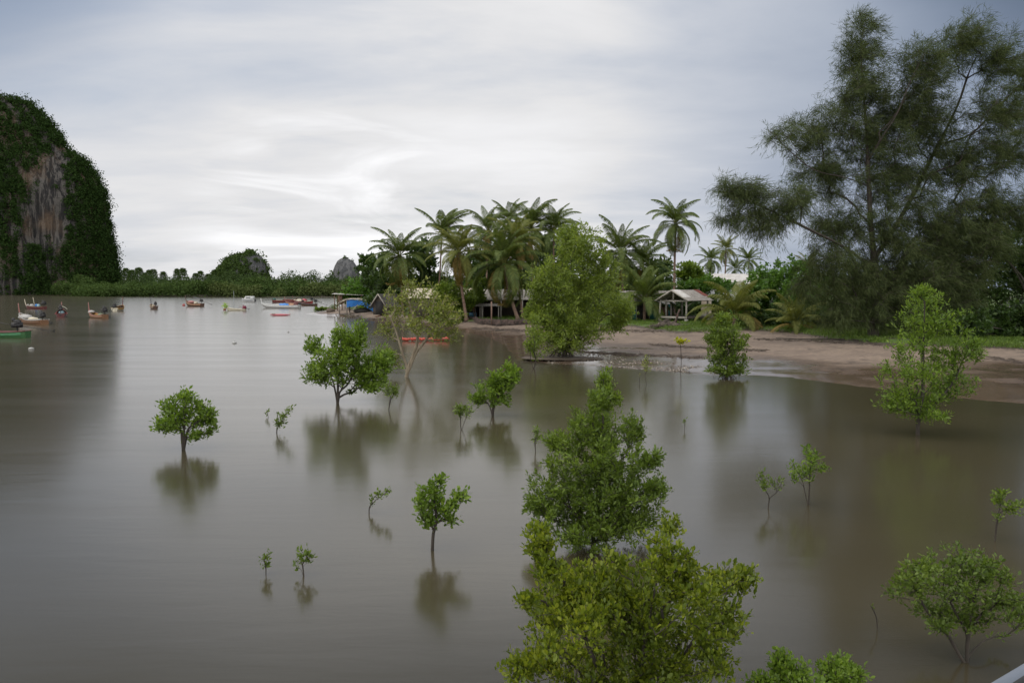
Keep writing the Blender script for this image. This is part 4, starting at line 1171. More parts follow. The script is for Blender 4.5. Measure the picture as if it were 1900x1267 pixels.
BROWN = paint('brown', (.19, .095, .045)); DKBROWN = paint('dark_brown', (.085, .045, .028)); WHITE = paint('white', (.62, .62, .60)); CREAM = paint('cream', (.55, .50, .38))
MAROON = paint('maroon', (.11, .030, .028)); RED = paint('red', (.24, .04, .035)); GREEN = paint('green', (.07, .22, .10)); YELLOW = paint('yellow', (.36, .21, .06)); PINK = paint('faded_red', (.27, .12, .10))
BLUE = paint('blue', (.03, .16, .42)); PINKR = paint('pinkish_red', (.46, .10, .12)); DTEAL = paint('dark_teal', (.03, .10, .09)); GREYD = paint('dark_grey', (.06, .06, .065))
LBOAT = 'longtail boats moored on the left water'

DULLW = paint('dull_white', (.36, .35, .33))
T, f = boat('green longtail boat with red gunwale cut by the left edge, engine shaft pointing right', -22, 626.5, 178)
hull_parts(T, f, 9.0, 1.7, .62, 1.5, .75, paint('dark_green', (.05, .14, .05)), MAROON, DKBROWN, band=GREEN, post=PINK)
engine_part(T, f, -3.3, 1.05, 3.8, down=-.55, size=1.25)
T, f = boat('brown longtail boat with white bow deck, tarp and faded red stem post at left', 60, 601, 143)
x, b, zs = hull_parts(T, f, 8.6, 1.9, .62, 1.55, .75, BROWN, DULLW, CREAM, band=paint('orange_brown', (.19, .10, .05)), post=PINK, post_h=1.5)
heap_part(T, f, 'tarpaulin', (2.3, 0, .95), (1.7, .75, .45), DULLW, 3, 'pale sheet over the fore deck')
heap_part(T, f, 'cargo', (-.4, 0, .75), (1.4, .6, .28), CREAM, 4)
engine_part(T, f, -3.5, 1.0, 2.6, down=-.9, size=1.2)
T, f = boat('farthest left low brown boat carrying white bundles and two light poles', 66, 573.5, 160)
hull_parts(T, f, 6.6, 1.6, .55, 1.15, .7, MAROON, BROWN, DKBROWN, post=CREAM, post_h=1.3)
for k, (xx, mm) in enumerate(((2.5, DULLW), (1.6, DULLW), (.9, DULLW), (-.2, BLUE), (-1.2, paint('pale_blue', (.25, .38, .42))))):
    heap_part(T, f, 'bundle', (xx, .1 * (-1) ** k, .85), (.36, .40, .40), mm, 10 + k)
p = MB(); p.tube([(.2, 0, .5), (.75, 0, 3.0)], [.07, .05], 6); put(p, f, 'pole', CREAM, T)
engine_part(T, f, -2.9, 1.1, 0, size=1.3)
T, f = boat('longtail boat seen bow-on with a pale round canopy over the fore deck', 114, 588, 118)
hull_parts(T, f, 7.2, 1.9, .6, 1.5, .75, MAROON, RED, DKBROWN, post=PINK, post_h=1.2)
canopy_part(T, f, .4, 3.0, 1.9, .6, 1.35, CREAM, arch=.55)
heap_part(T, f, 'cargo', (1.2, 0, .8), (.7, .5, .35), paint('pale_blue', (.25, .38, .42)), 5)
engine_part(T, f, -3.0, 1.15, 2.4, down=-.9, size=1.35)
T, f = boat('long slim wooden boat with yellow fore deck and pinkish stem post, black engine at right', 181, 590, 136)
hull_parts(T, f, 8.2, 1.6, .5, 1.35, .75, BROWN, PINK, YELLOW, band=paint('tan', (.36, .20, .12)), post=PINK, post_h=1.4)
heap_part(T, f, 'fore_deck_cover', (3.0, 0, 1.0), (.9, .5, .3), DULLW, 6)
heap_part(T, f, 'net_heap', (-1.6, 0, .55), (.7, .5, .35), paint('net_green', (.12, .17, .08)), 7)
engine_part(T, f, -3.6, 1.1, 2.2, down=-1.0, size=1.3)
T, f = boat('small yellowish boat seen from astern under a flat dark canopy', 220, 577, 98)
hull_parts(T, f, 5.6, 2.2, .75, 1.3, .8, CREAM, YELLOW, DKBROWN, band=YELLOW, post=MAROON, post_h=1.9)
canopy_part(T, f, -1.2, 1.6, 2.0, .7, 2.15, GREYD, arch=.05)
engine_part(T, f, -2.5, .8, 1.6, down=-.9, size=1.2)
T, f = boat('small dark longtail boat with tall upright stem post and black engine, near the cliff end', 285, 573.5, 125)
hull_parts(T, f, 5.8, 1.5, .6, 1.2, .85, DKBROWN, BROWN, CREAM, band=paint('grey_tan', (.26, .20, .15)), post=GREYD, post_h=1.7)
engine_part(T, f, -2.5, 1.05, 1.6, down=-1.0, size=1.1)
T, f = boat('longtail boat loaded with red tarps under a small tilted canopy, shaft out to the right', 361, 568.5, 150)
hull_parts(T, f, 7.2, 1.7, .75, 1.6, .9, DKBROWN, BROWN, DKBROWN, band=paint('tan', (.30, .17, .09)), post=DKBROWN, post_h=1.6)
heap_part(T, f, 'tarpaulin', (1.3, 0, 1.25), (1.5, .7, .38), paint('faded_tarp_red', (.36, .15, .14)), 8, 'faded red tarp over the cargo')
heap_part(T, f, 'cargo', (-.7, 0, 1.0), (.8, .6, .35), CREAM, 9)
canopy_part(T, f, -2.0, -.2, 1.5, .8, 2.3, GREYD, arch=.1, tilt=.12)
engine_part(T, f, -3.0, 1.3, 4.0, down=-.9, size=1.15)
T, f = boat('slim cream boat with a thin mast, leafy green bow garland and red engine', 438, 576.5, 168, group=None)
hull_parts(T, f, 4.9, 1.2, .38, .75, .45, CREAM, CREAM, CREAM, post=CREAM, post_h=.3)
p = MB(); p.tube([(.5, 0, .2), (.5, 0, 4.7)], [.05, .03], 6); p.tube([(-.9, 0, .2), (-.5, 0, 1.0)], .03, 5); put(p, f, 'mast', paint('mast_grey', (.28, .30, .32)), T)
g = MB(); rg = np.random.default_rng(8); q = np.array([2.75, 0, 1.1]) + rg.standard_normal((160, 3)) * np.array([.28, .25, .30])
leaf_quads(g, q, rg.standard_normal((160, 3)), rg.standard_normal((160, 3)), .3, .08); put(g, f, 'leaf_garland', leaf_mat('garland_leaf', (.20, .33, .03), (.30, .45, .05), (.4, .55, .08)), T)
engine_part(T, f, -2.2, .42, .9, paint('engine_red', (.20, .02, .05)), down=-.25, size=1.05)

# white cabin boat
T, f = boat('white speedboat with a cabin near the far shore', 461, 560.3, 158, 'speedboat')
hull_parts(T, f, 6.0, 2.3, .85, 1.25, .9, WHITE, WHITE, WHITE, band=paint('grey_band', (.30, .31, .33)))
c = MB()
pr = np.array([(-2.2, .8), (1.5, .8), (1.0, 1.6), (.5, 2.15), (-2.1, 2.2)])
c.add(np.concatenate([np.insert(pr, 1, -.95, 1), np.insert(pr, 1, .95, 1)]), [[0, 1, 6, 5], [1, 2, 7, 6], [2, 3, 8, 7], [3, 4, 9, 8], [4, 0, 5, 9], [0, 4, 3, 2], [5, 7, 8, 9]], [[0, 2, 1], [5, 6, 7]])
Cb = put(c, f, 'cabin', WHITE, T)
w = MB()
for s_ in (-1, 1):
    w.box((-.6, s_ * .955, 1.68), (2.2, .03, .42))
w.beam((1.33, 0, 1.12), (.83, 0, 1.80), 1.5, .03, (1, 0, 1))
put(w, f, 'cabin_window', paint('dark_glass', (.05, .06, .075), .15), Cb)
b_ = MB(); b_.box((-3.2, 0, .55), (.4, .45, .7)).box((-3.25, 0, 1.0), (.5, .5, .3)); put(b_, f, 'outboard_engine', GREYD, T)

T, f = boat('long white boat with a blue tarp amidships and slender raised bow', 522, 572, 176)
hull_parts(T, f, 10.2, 1.8, .70, 1.25, .8, paint('dull_white', (.50, .49, .44)), WHITE, CREAM, band=WHITE, post=WHITE, post_h=1.3)
heap_part(T, f, 'tarpaulin', (-.9, 0, .85), (1.5, .7, .45), paint('tarp_blue', (.04, .20, .55)), 20, 'bright blue tarp over the cargo')
heap_part(T, f, 'cargo', (-2.8, 0, .85), (1.0, .6, .4), paint('tan', (.36, .20, .12)), 21)
heap_part(T, f, 'net_heap', (-3.9, 0, .95), (.7, .6, .5), MAROON, 22)
engine_part(T, f, -4.9, .85, 0, size=.8)
T, f = boat('maroon longtail boat moored behind the long white one, teal at the stern', 528, 561.5, 8)
hull_parts(T, f, 8.4, 1.9, .75, 1.3, 1.0, MAROON, BROWN, DKBROWN, band=paint('dull_maroon', (.20, .055, .05)), post=DKBROWN, post_h=1.0)
heap_part(T, f, 'tarpaulin', (1.0, 0, .95), (1.8, .7, .4), MAROON, 23)
heap_part(T, f, 'stern_cover', (-3.6, 0, 1.1), (.6, .6, .5), DTEAL, 24, 'dark teal cover over the engine')
engine_part(T, f, -4.1, .9, 4.5, down=-.6, size=.8)
T, f = boat('red and cream longtail boat with a frame canopy in the moored cluster', 562, 563.5, 168)
hull_parts(T, f, 6.8, 1.8, .8, 1.3, .95, RED, CREAM, DKBROWN, band=MAROON, post=MAROON, post_h=1.4)
heap_part(T, f, 'cargo', (1.2, 0, 1.05), (1.2, .7, .5), CREAM, 25)
heap_part(T, f, 'tarpaulin', (-.6, 0, 1.1), (.9, .7, .55), PINKR, 26)
canopy_part(T, f, -2.7, -.6, 1.5, .8, 2.5, GREYD, arch=.03)
engine_part(T, f, -3.3, 1.2, 3.2, down=-.9, size=1.1)
T, f = boat('dark wooden boat with raised black engine next to the sand spit', 573, 567.5, 172)
hull_parts(T, f, 5.0, 1.6, .5, .9, .7, DKBROWN, GREYD, DKBROWN, post=DKBROWN, post_h=.6)
engine_part(T, f, -2.1, 1.05, 3.2, down=-1.0, size=1.2)
T, f = boat('low brown boat between the white boat and the far maroon boat', 547, 566, 172)
hull_parts(T, f, 6.0, 1.6, .6, 1.1, .8, BROWN, PINK, DKBROWN, band=paint('tan', (.36, .20, .12)), post=PINK, post_h=1.5)
heap_part(T, f, 'cargo', (-1.0, 0, .85), (1.2, .6, .35), MAROON, 27)
engine_part(T, f, -2.6, 1.0, 0, size=.9)

# kayak, floats
T, f = boat('pinkish red kayak floating low in front of the long white boat', 520, 585.5, 177, 'kayak', 'kayak')
k = MB(); u = np.linspace(0, 1, 15); xx = (u - .5) * 4.0; bb = .36 * np.sin(np.pi * np.clip(u, .03, .97)) ** .6
k.grid(np.stack([np.stack([xx, bb * math.cos(a), .13 + .20 * math.sin(a) * np.sin(np.pi * np.clip(u, .05, .95)) ** .5 + .10 * (2 * u - 1) ** 4], 1) for a in np.linspace(0, 2 * np.pi, 11)], 1))
put(k, f, 'hull', PINKR, T, True)
k = MB(); k.sphere((1.35, 0, .33), (.42, .24, .14), 10, 6); put(k, f, 'gear_bag', paint('grey_bag', (.30, .27, .24)), T, True)


def buoy(label, px, py, r, mat, name='mooring_buoy', cat='buoy', group=None, flat=1.0):
    l = G(px, py); T = thing(name, label, cat, l, group); f = Frame(l, 0)
    m_ = MB(); m_.sphere((0, 0, r * .45 * flat), (r, r, r * flat), 12, 8); put(m_, f, 'float', mat, T, True)
    m_ = MB(); m_.tube([(0, 0, r * .4 * flat), (0, 0, r * .5 * flat + r * 1.05 * flat), (r * .15, 0, r * .5 * flat + r * 1.2 * flat)], r * .15, 6); put(m_, f, 'eye', GREYD, T)


buoy('dull red buoy left of the boat with red tarps', 341, 567.5, .42, paint('buoy_red', (.36, .08, .07)))
buoy('dark red buoy under the garlanded cream boat bow', 417, 575.5, .36, paint('buoy_maroon', (.22, .06, .05)))
buoy('small white float drifting in open water below the mast boat', 435, 637, .22, paint('dull_float', (.36, .36, .34)), flat=.55, name='net_float', cat='float')
buoy('tiny pale float left of the broad bright mangrove', 535, 616.5, .13, paint('dull_float', (.36, .36, .34)), flat=.7, name='net_float', cat='float')
buoy('white float on the dark water at far left', 58, 648, .24, paint('dull_float', (.36, .36, .34)), flat=.5, name='net_float', cat='float')


# red plastic float line under the bare-limbed mangrove
l = G(790, 633); T = thing('float_boom', 'bright red-orange floating plastic boom behind the bare-limbed mangrove', 'boom', l); f = Frame(l, math.radians(-3))
rg = np.random.default_rng(3); mt = paint('boom_red', (.46, .075, .045))
for k_, x0 in enumerate(np.linspace(-2.0, 2.0, 6)):
    s = MB(); uu = np.linspace(-.42, .42, 9)
    s.tube(np.stack([x0 + uu, .05 * rg.standard_normal(9), .20 + .05 * rg.standard_normal(9)], 1), .15 * np.clip(1 - (uu / .44) ** 6, .15, 1) * rg.uniform(.85, 1.2), 8)
    put(s, f, 'float_section', mt, T, True)


# ------------------------------------------------------------------ roofs
def roof_mat(name, a, b, stain, streak=1.0):
    if name in MATS: return MATS[name]
    m, t = new_mat(name)
    tc = t.n('ShaderNodeTexCoord').outputs['Object']
    n1 = t.noise(t.mapping(tc, (1, 1, 1)), 1.3, 5, .65); n2 = t.noise(tc, 5.0, 5, .7)
    c = t.mix(t.rng(n1, .38, .62, 0, 1), a, b)
    c = t.mix(t.math('MULTIPLY', t.rng(n2, .5, .68, 0, 1), .6 * streak), c, stain)
    pb = t.n('ShaderNodeBsdfPrincipled', inp={'Base Color': c, 'Roughness': .75, 'Specular IOR Level': .3})
    o = t.n('ShaderNodeOutputMaterial'); t.link(pb.outputs[0], o.inputs[0]); MATS[name] = m
    return m


R_GREY = roof_mat('weathered_fibre_roof', (.27, .25, .225), (.20, .185, .165), (.11, .085, .07))
R_WHITE = roof_mat('pale_metal_roof', (.50, .49, .46), (.40, .38, .36), (.22, .17, .13))
R_DARK = roof_mat('dark_plank_roof', (.16, .15, .145), (.10, .095, .09), (.06, .05, .045))
R_PALE = roof_mat('cream_thatch_roof', (.48, .43, .33), (.36, .31, .23), (.20, .16, .11))


def corr_sheet(mb, p0, p1, q0, q1, amp=.03, waves=24, thick=.02, rows=4):
    """corrugated sheet between two edges p0-p1 (ridge) and q0-q1 (eave); waves run down the slope"""
    p0, p1, q0, q1 = [np.array(v, float) for v in (p0, p1, q0, q1)]
    n = waves * 6 + 1; u = np.linspace(0, 1, n)[:, None]; nr = np.cross(p1 - p0, q0 - p0); nr /= np.linalg.norm(nr); nr = nr if nr[2] > 0 else -nr
    off = (np.sin(u * waves * 2 * np.pi) * amp) * nr
    for dz in (0, -thick):
        rws = [((p0 * (1 - u) + p1 * u) * (1 - v) + (q0 * (1 - u) + q1 * u) * v) + off + nr * dz for v in np.linspace(0, 1, rows)]
        mb.grid(np.stack(rws, 1))


# ------------------------------------------------------------------ the open pavilion
l0 = P(1249, 598, 98.5); zg = gz(l0[0] + 1, l0[1] + 1)
T = thing('pavilion', 'open wooden pavilion with corrugated roof on the grass bank', 'pavilion', (l0[0], l0[1], zg))
f = Frame((l0[0], l0[1], zg), math.radians(47))          # local +x along the ridge, away to the right; local y across
Wd, Ln = 3.7, 5.1
ridge, eave = 3.95, 2.70
gr = lambda yy: eave + (ridge - eave) * (1 - abs(yy) / (Wd / 2 + .45))
r = MB()
corr_sheet(r, (-.5, 0, ridge), (Ln + .5, 0, ridge), (-.5, -(Wd / 2 + .55), eave - .06), (Ln + .5, -(Wd / 2 + .55), eave - .06), waves=26)
corr_sheet(r, (-.5, 0, ridge), (Ln + .5, 0, ridge), (-.5, Wd / 2 + .55, eave - .06), (Ln + .5, Wd / 2 + .55, eave - .06), waves=26)
RF = put(r, f, 'roof', R_GREY, T)
r = MB(); corr_sheet(r, (-.52, -.05, ridge + .03), (1.3, -.05, ridge + .03), (-.52, -1.7, eave + (ridge - eave) * (1 - 1.7 / (Wd / 2 + .5)) + .0), (1.3, -1.7, eave + (ridge - eave) * (1 - 1.7 / (Wd / 2 + .5)) + .0), waves=8)
put(r, f, 'pale_roof_sheet', R_WHITE, RF)
r = MB(); corr_sheet(r, (4.7, -.05, ridge + .03), (5.9, -.05, ridge + .03), (4.9, -1.5, eave + (ridge - eave) * (1 - 1.5 / (Wd / 2 + .5)) + .03), (6.0, -1.5, eave + (ridge - eave) * (1 - 1.5 / (Wd / 2 + .5)) + .03), waves=5)
put(r, f, 'rusty_roof_sheet', surf('rust', (.20, .06, .045), (.12, .04, .03), .8, 3), RF)
r = MB()
for s_ in (-1, 1): r.beam((-.53, 0, ridge - .06), (-.53, s_ * (Wd / 2 + .5), eave - .12), .05, .16)
put(r, f, 'barge_board', WOODW, T)
for i, (px_, py_, lean) in enumerate(((0, -Wd / 2, 0), (0, Wd / 2, .12), (Ln, -Wd / 2, 0), (Ln, Wd / 2, 0), (Ln / 2, Wd / 2, .05), (.9, Wd / 2 - .25, -.05))):
    p = MB(); p.beam((px_, py_ + lean, .08), (px_, py_, gr(py_) - .08), .17, .17); put(p, f, 'post', WOODW, T)
for i, (px_, py_) in enumerate(((0, -Wd / 2), (0, Wd / 2), (Ln, -Wd / 2), (Ln, Wd / 2))):
    p = MB(); p.box((px_, py_, .12), (.34, .34, .5)); put(p, f, 'footing', surf('concrete', (.30, .28, .26), (.2, .19, .17), .9, 5), T)
p = MB()
for k in range(24): p.box((.1 + k * (Ln - .1) / 23, 0, .62), (.22, Wd + .2, .035))
put(p, f, 'floor', WOODD, T)
p = MB(); p.beam((-.13, -Wd / 2 - .15, .55), (-.13, Wd / 2 + .15, .55), .05, .26)
put(p, f, 'floor_beam', WOODW, T)
p = MB(); p.beam((-.1, -Wd / 2 - .13, .52), (Ln + .1, -Wd / 2 - .13, .52), .05, .20); put(p, f, 'side_beam', WOODD, T)
p = MB(); p.beam((0, -Wd / 2 - .25, 2.58), (0, Wd / 2 + .25, 2.58), .10, .17); put(p, f, 'tie_beam', WOODW, T)
p = MB(); p.beam((0, 0, 2.66), (0, 0, ridge - .1), .16, .14, (1, 0, 0)); put(p, f, 'king_post', WOODW, T)
p = MB()
for py_ in (-Wd / 2, Wd / 2): p.beam((-.3, py_, gr(py_) - .05), (Ln + .3, py_, gr(py_) - .05), .10, .12)
for xx in (Ln / 2, Ln): p.beam((xx, -Wd / 2, 2.6), (xx, Wd / 2, 2.6), .08, .14)
for xx in np.linspace(0, Ln, 5):
    for s_ in (-1, 1): p.beam((xx, 0, ridge - .10), (xx, s_ * (Wd / 2 + .45), eave - .12), .06, .10)
p.beam((.1, -Wd / 2, 1.9), (1.6, -Wd / 2, 2.5), .07, .09)
put(p, f, 'rafters', WOODW, T)

l = P(1310, 598, 104.5); l[2] = gz(l[0], l[1])
T = thing('water_tank', 'cream plastic water tank standing behind the pavilion', 'tank', l); f = Frame(l, 0)
p = MB(); zz = np.array([0, .3, .35, .65, .70, 1.0, 1.05, 1.35, 1.40, 1.7, 1.9, 2.02, 2.1]) + .75; rr = np.array([.66, .66, .64, .66, .64, .66, .64, .66, .64, .66, .58, .40, .22])
a = np.linspace(0, 2 * np.pi, 25); p.grid(np.stack([np.stack([rr * math.cos(q), rr * math.sin(q), zz], 1) for q in a], 0)); put(p, f, 'tank_body', surf('cream_plastic', (.46, .38, .30), (.40, .33, .26), .5, 2), T, True)
p = MB(); p.tube([(0, 0, 2.82), (0, 0, 2.94)], .24, 12); put(p, f, 'lid', surf('cream_plastic', (.46, .38, .30)), T)
p = MB(); p.box((0, 0, .36), (1.5, 1.5, .74)); put(p, f, 'base', surf('concrete', (.30, .28, .26)), T)


# ------------------------------------------------------------------ houses on the bank
def gable_house(T, f, L, Wd, wall_h, rise, wallm, roofm, over=.5, open_front=False, doors=(), posts=0, corr=True, inner=DARKIN):
    w = MB(); h = wall_h
    t_ = .12
    if not open_front:
        w.box((0, -Wd / 2, h / 2), (L, t_, h))
    w.box((0, Wd / 2, h / 2), (L, t_, h)); w.box((-L / 2 + t_ / 2, 0, h / 2), (t_, Wd - t_, h)); w.box((L / 2 - t_ / 2, 0, h / 2), (t_, Wd - t_, h))
    for s_ in (-1, 1):
        xx = s_ * (L / 2 - t_ / 2)
        w.add([(xx, -Wd / 2, h), (xx, Wd / 2, h), (xx, 0, h + rise - .08)], None, [[0, 1, 2]])
    put(w, f, 'wall', wallm, T)
    r = MB(); e = h - rise * over / (Wd / 2) + .04; wv = max(4, int(L * 3))
    for s_ in (-1, 1):
        corr_sheet(r, (-L / 2 - over, 0, h + rise), (L / 2 + over, 0, h + rise), (-L / 2 - over, s_ * (Wd / 2 + over), e), (L / 2 + over, s_ * (Wd / 2 + over), e), waves=wv, amp=.025 if corr else .006)
    put(r, f, 'roof', roofm, T)
    for (x0, x1, z0, z1, mt, nm) in doors:
        d = MB(); d.box(((x0 + x1) / 2, -Wd / 2 - .075, (z0 + z1) / 2), (x1 - x0, .04, z1 - z0)); put(d, f, nm, mt, T)
        d = MB()
        for xx in (x0, x1): d.box((xx, -Wd / 2 - .08, (z0 + z1) / 2), (.08, .07, z1 - z0 + .16))
        d.box(((x0 + x1) / 2, -Wd / 2 - .08, z1 + .04), (x1 - x0 - .08, .07, .08)); put(d, f, nm + '_frame', WOODW, T)
    for k in range(posts):
        p = MB(); xx = -L / 2 + L * k / (posts - 1); p.beam((xx, -Wd / 2 - over + .12, 0), (xx, -Wd / 2 - over + .12, e + .02), .13, .13); put(p, f, 'post', WOODW, T)


TEAL = surf('teal_paint', (.025, .17, .17), (.02, .11, .115), .7, 2)
WALLD = surf('dark_plank_wall', (.085, .070, .055), (.05, .042, .034), .9, 4, (4, 4, .5))


def house(label, px, Yd, yaw, name='house', cat='house', zoff=0.0):
    l = P(px, 560, Yd); l[2] = gz(l[0], l[1]) + zoff
    return thing(name, label, cat, l), Frame(l, math.radians(yaw))


T, f = house('teal wooden house with dark doorway left of the pavilion', 1196, 107, 4)
gable_house(T, f, 6.0, 4.4, 2.7, 1.1, TEAL, R_GREY, doors=((-1.6, .1, .05, 2.2, DARKIN, 'doorway'), (.9, 1.8, .9, 1.9, surf('faded_blue_shutter', (.05, .11, .16), (.04, .08, .11)), 'shutter')))
p = MB(); corr_sheet(p, (.8, -2.3, 2.5), (3.2, -2.3, 2.5), (.8, -4.0, 2.05), (3.2, -4.0, 2.05), waves=9); put(p, f, 'awning', R_WHITE, T)
for xx in (1.0, 3.0):
    p = MB(); p.beam((xx, -3.85, 0), (xx, -3.85, 2.07), .10, .10); put(p, f, 'post', WOODW, T)
p = MB(); p.beam((-2.4, -2.75, 0), (-2.4, -2.75, 2.8), .15, .15); put(p, f, 'post', WOODW, T)
p = MB(); p.box((2.0, -2.55, 1.2), (1.1, .06, 1.5)); put(p, f, 'board', surf('brown_board', (.20, .12, .08), (.14, .085, .06)), T)

T, f = house('long low house with a weathered grey fibre roof behind the leaning palm trunk', 951, 115, -2)
gable_house(T, f, 9.0, 4.4, 2.9, 1.1, WALLD, R_GREY, over=.8, open_front=True, posts=4)
T, f = house('low house with a torn pale thatch roof left of the grey roofed one', 893, 115, 2)
gable_house(T, f, 5.5, 4.2, 2.8, 1.1, WALLD, R_PALE, over=.6, open_front=True, posts=3, corr=False)
p = MB(); corr_sheet(p, (-2.2, -3.1, 2.1), (2.6, -3.1, 2.1), (-2.2, -4.6, 1.75), (2.6, -4.6, 1.75), waves=12); put(p, f, 'awning', R_GREY, T)
for xx in (-2.0, 0.2, 2.4):
    p = MB(); p.beam((xx, -4.45, -.3), (xx, -4.45, 1.77), .12, .12); put(p, f, 'post', WOODW, T)
p = MB(); p.box((-1.4, -2.4, 1.25), (1.3, .25, .5)); put(p, f, 'orange_crate', paint('crate_orange', (.36, .15, .06)), T)
p = MB(); p.box((-1.3, -2.5, .45), (1.3, .4, .7)); put(p, f, 'blue_cabinet', paint('cabinet_blue', (.03, .11, .18)), T)
p = MB(); p.box((-1.7, -2.35, 1.95), (.9, .1, .7)); put(p, f, 'blue_curtain', paint('curtain_blue', (.03, .10, .16)), T)
T, f = house('house with a pale cream roof half hidden behind the bare-limbed mangrove', 818, 123, 3)
gable_house(T, f, 9.5, 4.6, 3.0, 1.2, WALLD, R_PALE, over=.6, corr=False, doors=((-1, 0, 0, 2, DARKIN, 'doorway'),))
T, f = house('long white metal roofed building behind the bright bush at right', 1358, 128, 14, 'building', 'building')
gable_house(T, f, 13.0, 7.0, 4.6, 1.5, paint('white_wall', (.50, .50, .50)), R_WHITE, over=.6)
p = MB(); p.box((-1, -3.6, 3.9), (11, .05, .45)); put(p, f, 'blue_fascia', paint('fascia_blue', (.16, .22, .36)), T)
T, f = house('small pale roofed hut just right of the tall solitary palm trunk', 1282, 130, 10, 'hut', 'hut')
gable_house(T, f, 6.0, 5.0, 3.3, 1.3, paint('grey_wall', (.22, .22, .22)), R_WHITE, over=.5)
T, f = house('white walled hut glimpsed low behind the dark trees at the right edge', 1893, 92, 0, 'hut', 'hut')
gable_house(T, f, 2.6, 3.0, 2.2, .8, paint('white_wall', (.50, .50, .50)), R_GREY, over=.3, doors=((-.4, .4, 0, 1.9, DARKIN, 'doorway'),))
T, f = house('little gabled shed with dark plank roof behind the leftmost palm', 719, 139, 62, 'shed', 'shed')
gable_house(T, f, 4.6, 2.6, 1.7, 1.9, WALLD, R_DARK, over=.35, corr=False)
for s_ in (-1, 1):
    p = MB(); p.beam((-2.7, 0, 3.55), (-2.7, s_ * 1.7, 1.42), .06, .2); put(p, f, 'barge_board', WOODW, T)
p = MB(); p.box((-2.33, 0, 1.2), (.04, 1.6, 2.2)); put(p, f, 'doorway', DARKIN, T)

# flat roofed stall at the spit
l = P(650, 560, 166); l[2] = gz(l[0], l[1])
T = thing('shelter', 'pale flat sheet roof on thin posts behind the blue tarpaulin shelter', 'shelter', l); f = Frame(l, 0)
p = MB(); corr_sheet(p, (-3.6, 1.6, 3.35), (3.0, 1.6, 3.1), (-3.6, -1.6, 3.2), (3.0, -1.6, 2.95), waves=18); put(p, f, 'roof', R_WHITE, T)
for xx in (-3.0, -2.0, 2.6):
    for yy in (-1.3, 1.3):
        p = MB(); p.beam((xx, yy, -.3), (xx, yy, 3.05), .14, .14); put(p, f, 'post', WOODB, T)
p = MB(); p.box((-1.9, -1.0, 2.2), (.9, .08, 1.6)); put(p, f, 'board', surf('brown_board', (.20, .12, .08)), T)

# blue tarpaulin shelter
l = P(672, 578, 153); l[2] = gz(l[0], l[1])
T = thing('tarpaulin_shelter', 'bright blue tarpaulin slung under a curved pole roof on the sand spit', 'shelter', l); f = Frame(l, math.radians(-6))
xs_ = np.linspace(-2.6, 3.4, 25)
top = 2.55 - .055 * (xs_ + 1.2) ** 2 - .05 * np.clip(xs_, 0, 9)
rg = np.random.default_rng(4)
bot = top - 1.25 + .22 * np.sin(xs_ * 1.3 + 1) + .05 * rg.standard_normal(25)
p = MB()
for dy in (0, .03):
    p.grid(np.stack([np.stack([xs_, -1.35 - .10 * (1 - v) * np.sin(xs_ * 2.2) + dy - v * .04, top * v + bot * (1 - v)], 1) for v in np.linspace(0, 1, 6)], 1))
put(p, f, 'blue_tarpaulin', surf('blue_tarp', (.010, .14, .42), (.008, .10, .33), .5, 2, lo=.4, hi=.6), T, True)
p = MB(); xr = np.linspace(-4.6, 3.9, 40); tz = 2.66 - .055 * (xr + 1.2) ** 2 - .05 * np.clip(xr, 0, 9) - np.where(xr < -2.6, .10 * (xr + 2.6) ** 2, 0)
for dz in (0, -.07):
    p.grid(np.stack([np.stack([xr, np.full(40, yy), tz + dz + .06 * rg.standard_normal(40) * (dz == 0) - .08 * yy * yy], 1) for yy in np.linspace(-1.5, 1.5, 7)], 1))
put(p, f, 'roof', R_PALE, T)
p = MB()
for k in range(9):
    x0 = -4.2 + k * .95 + rg.normal(0, .1); yy = -1.5 + rg.normal(0, .05)
    p.tube([(x0, yy, np.interp(x0, xr, tz) + .05), (x0 + 1.4, yy + .1, np.interp(x0 + 1.4, xr, tz) + .08)], .05, 5)
put(p, f, 'roof_poles', WOODW, T)
for (xx, yy, lean) in ((-2.6, -1.3, 0), (-2.9, 1.2, .1), (3.2, -1.25, 0), (3.3, 1.2, 0), (.6, 1.2, 0), (-4.2, -1.2, .15)):
    p = MB(); p.tube([(xx + lean, yy, -.4), (xx, yy, np.interp(xx, xr, tz))], [.12, .09], 7); put(p, f, 'post', WOODW if xx < -2.5 and yy < 0 else WOODD, T)
p = MB(); p.tube([(-2.2, -1.6, -.3), (-.4, -1.35, 1.5)], .07, 6); put(p, f, 'prop', WOODW, T)

# fishing gear heaps and clutter under the shelter
def rubble(label, px, py, z, r, mat, seed, name='rock', cat='rock', n=1):
    l = G(px, py, z); l[2] = gz(l[0], l[1]); rg = np.random.default_rng(seed); m_ = MB()
    m_.sphere(l + np.array([0, 0, r[2] * .5]), r, 14, 9, .07, rg)
    o = m_.build(name, mat, None, False, loc=l)
    return tag(o, label, cat)


ROCKM = surf('brown_rock', (.13, .10, .075), (.07, .055, .042), .9, 3, bump=.5)
rubble('squat brown rock on the tip of the sand spit', 613, 580.5, .3, (.85, .6, .55), ROCKM, 1)
rubble('dark heap of gear under the blue tarpaulin', 672, 581.5, .5, (1.6, .8, .55), DARKIN, 2, 'gear_heap', 'heap')
rubble('dark heap under the right end of the blue tarpaulin', 690, 580, .6, (1.0, .8, .5), WOODD, 3, 'gear_heap', 'heap')
rubble('low dark mound of mud under the big willowy tree', 1040, 667.5, .05, (3.0, 1.6, .09), surf('dark_mud', (.12, .095, .073), (.075, .058, .045), .8, 4, bump=.5), 4, 'mud_mound', 'mound')

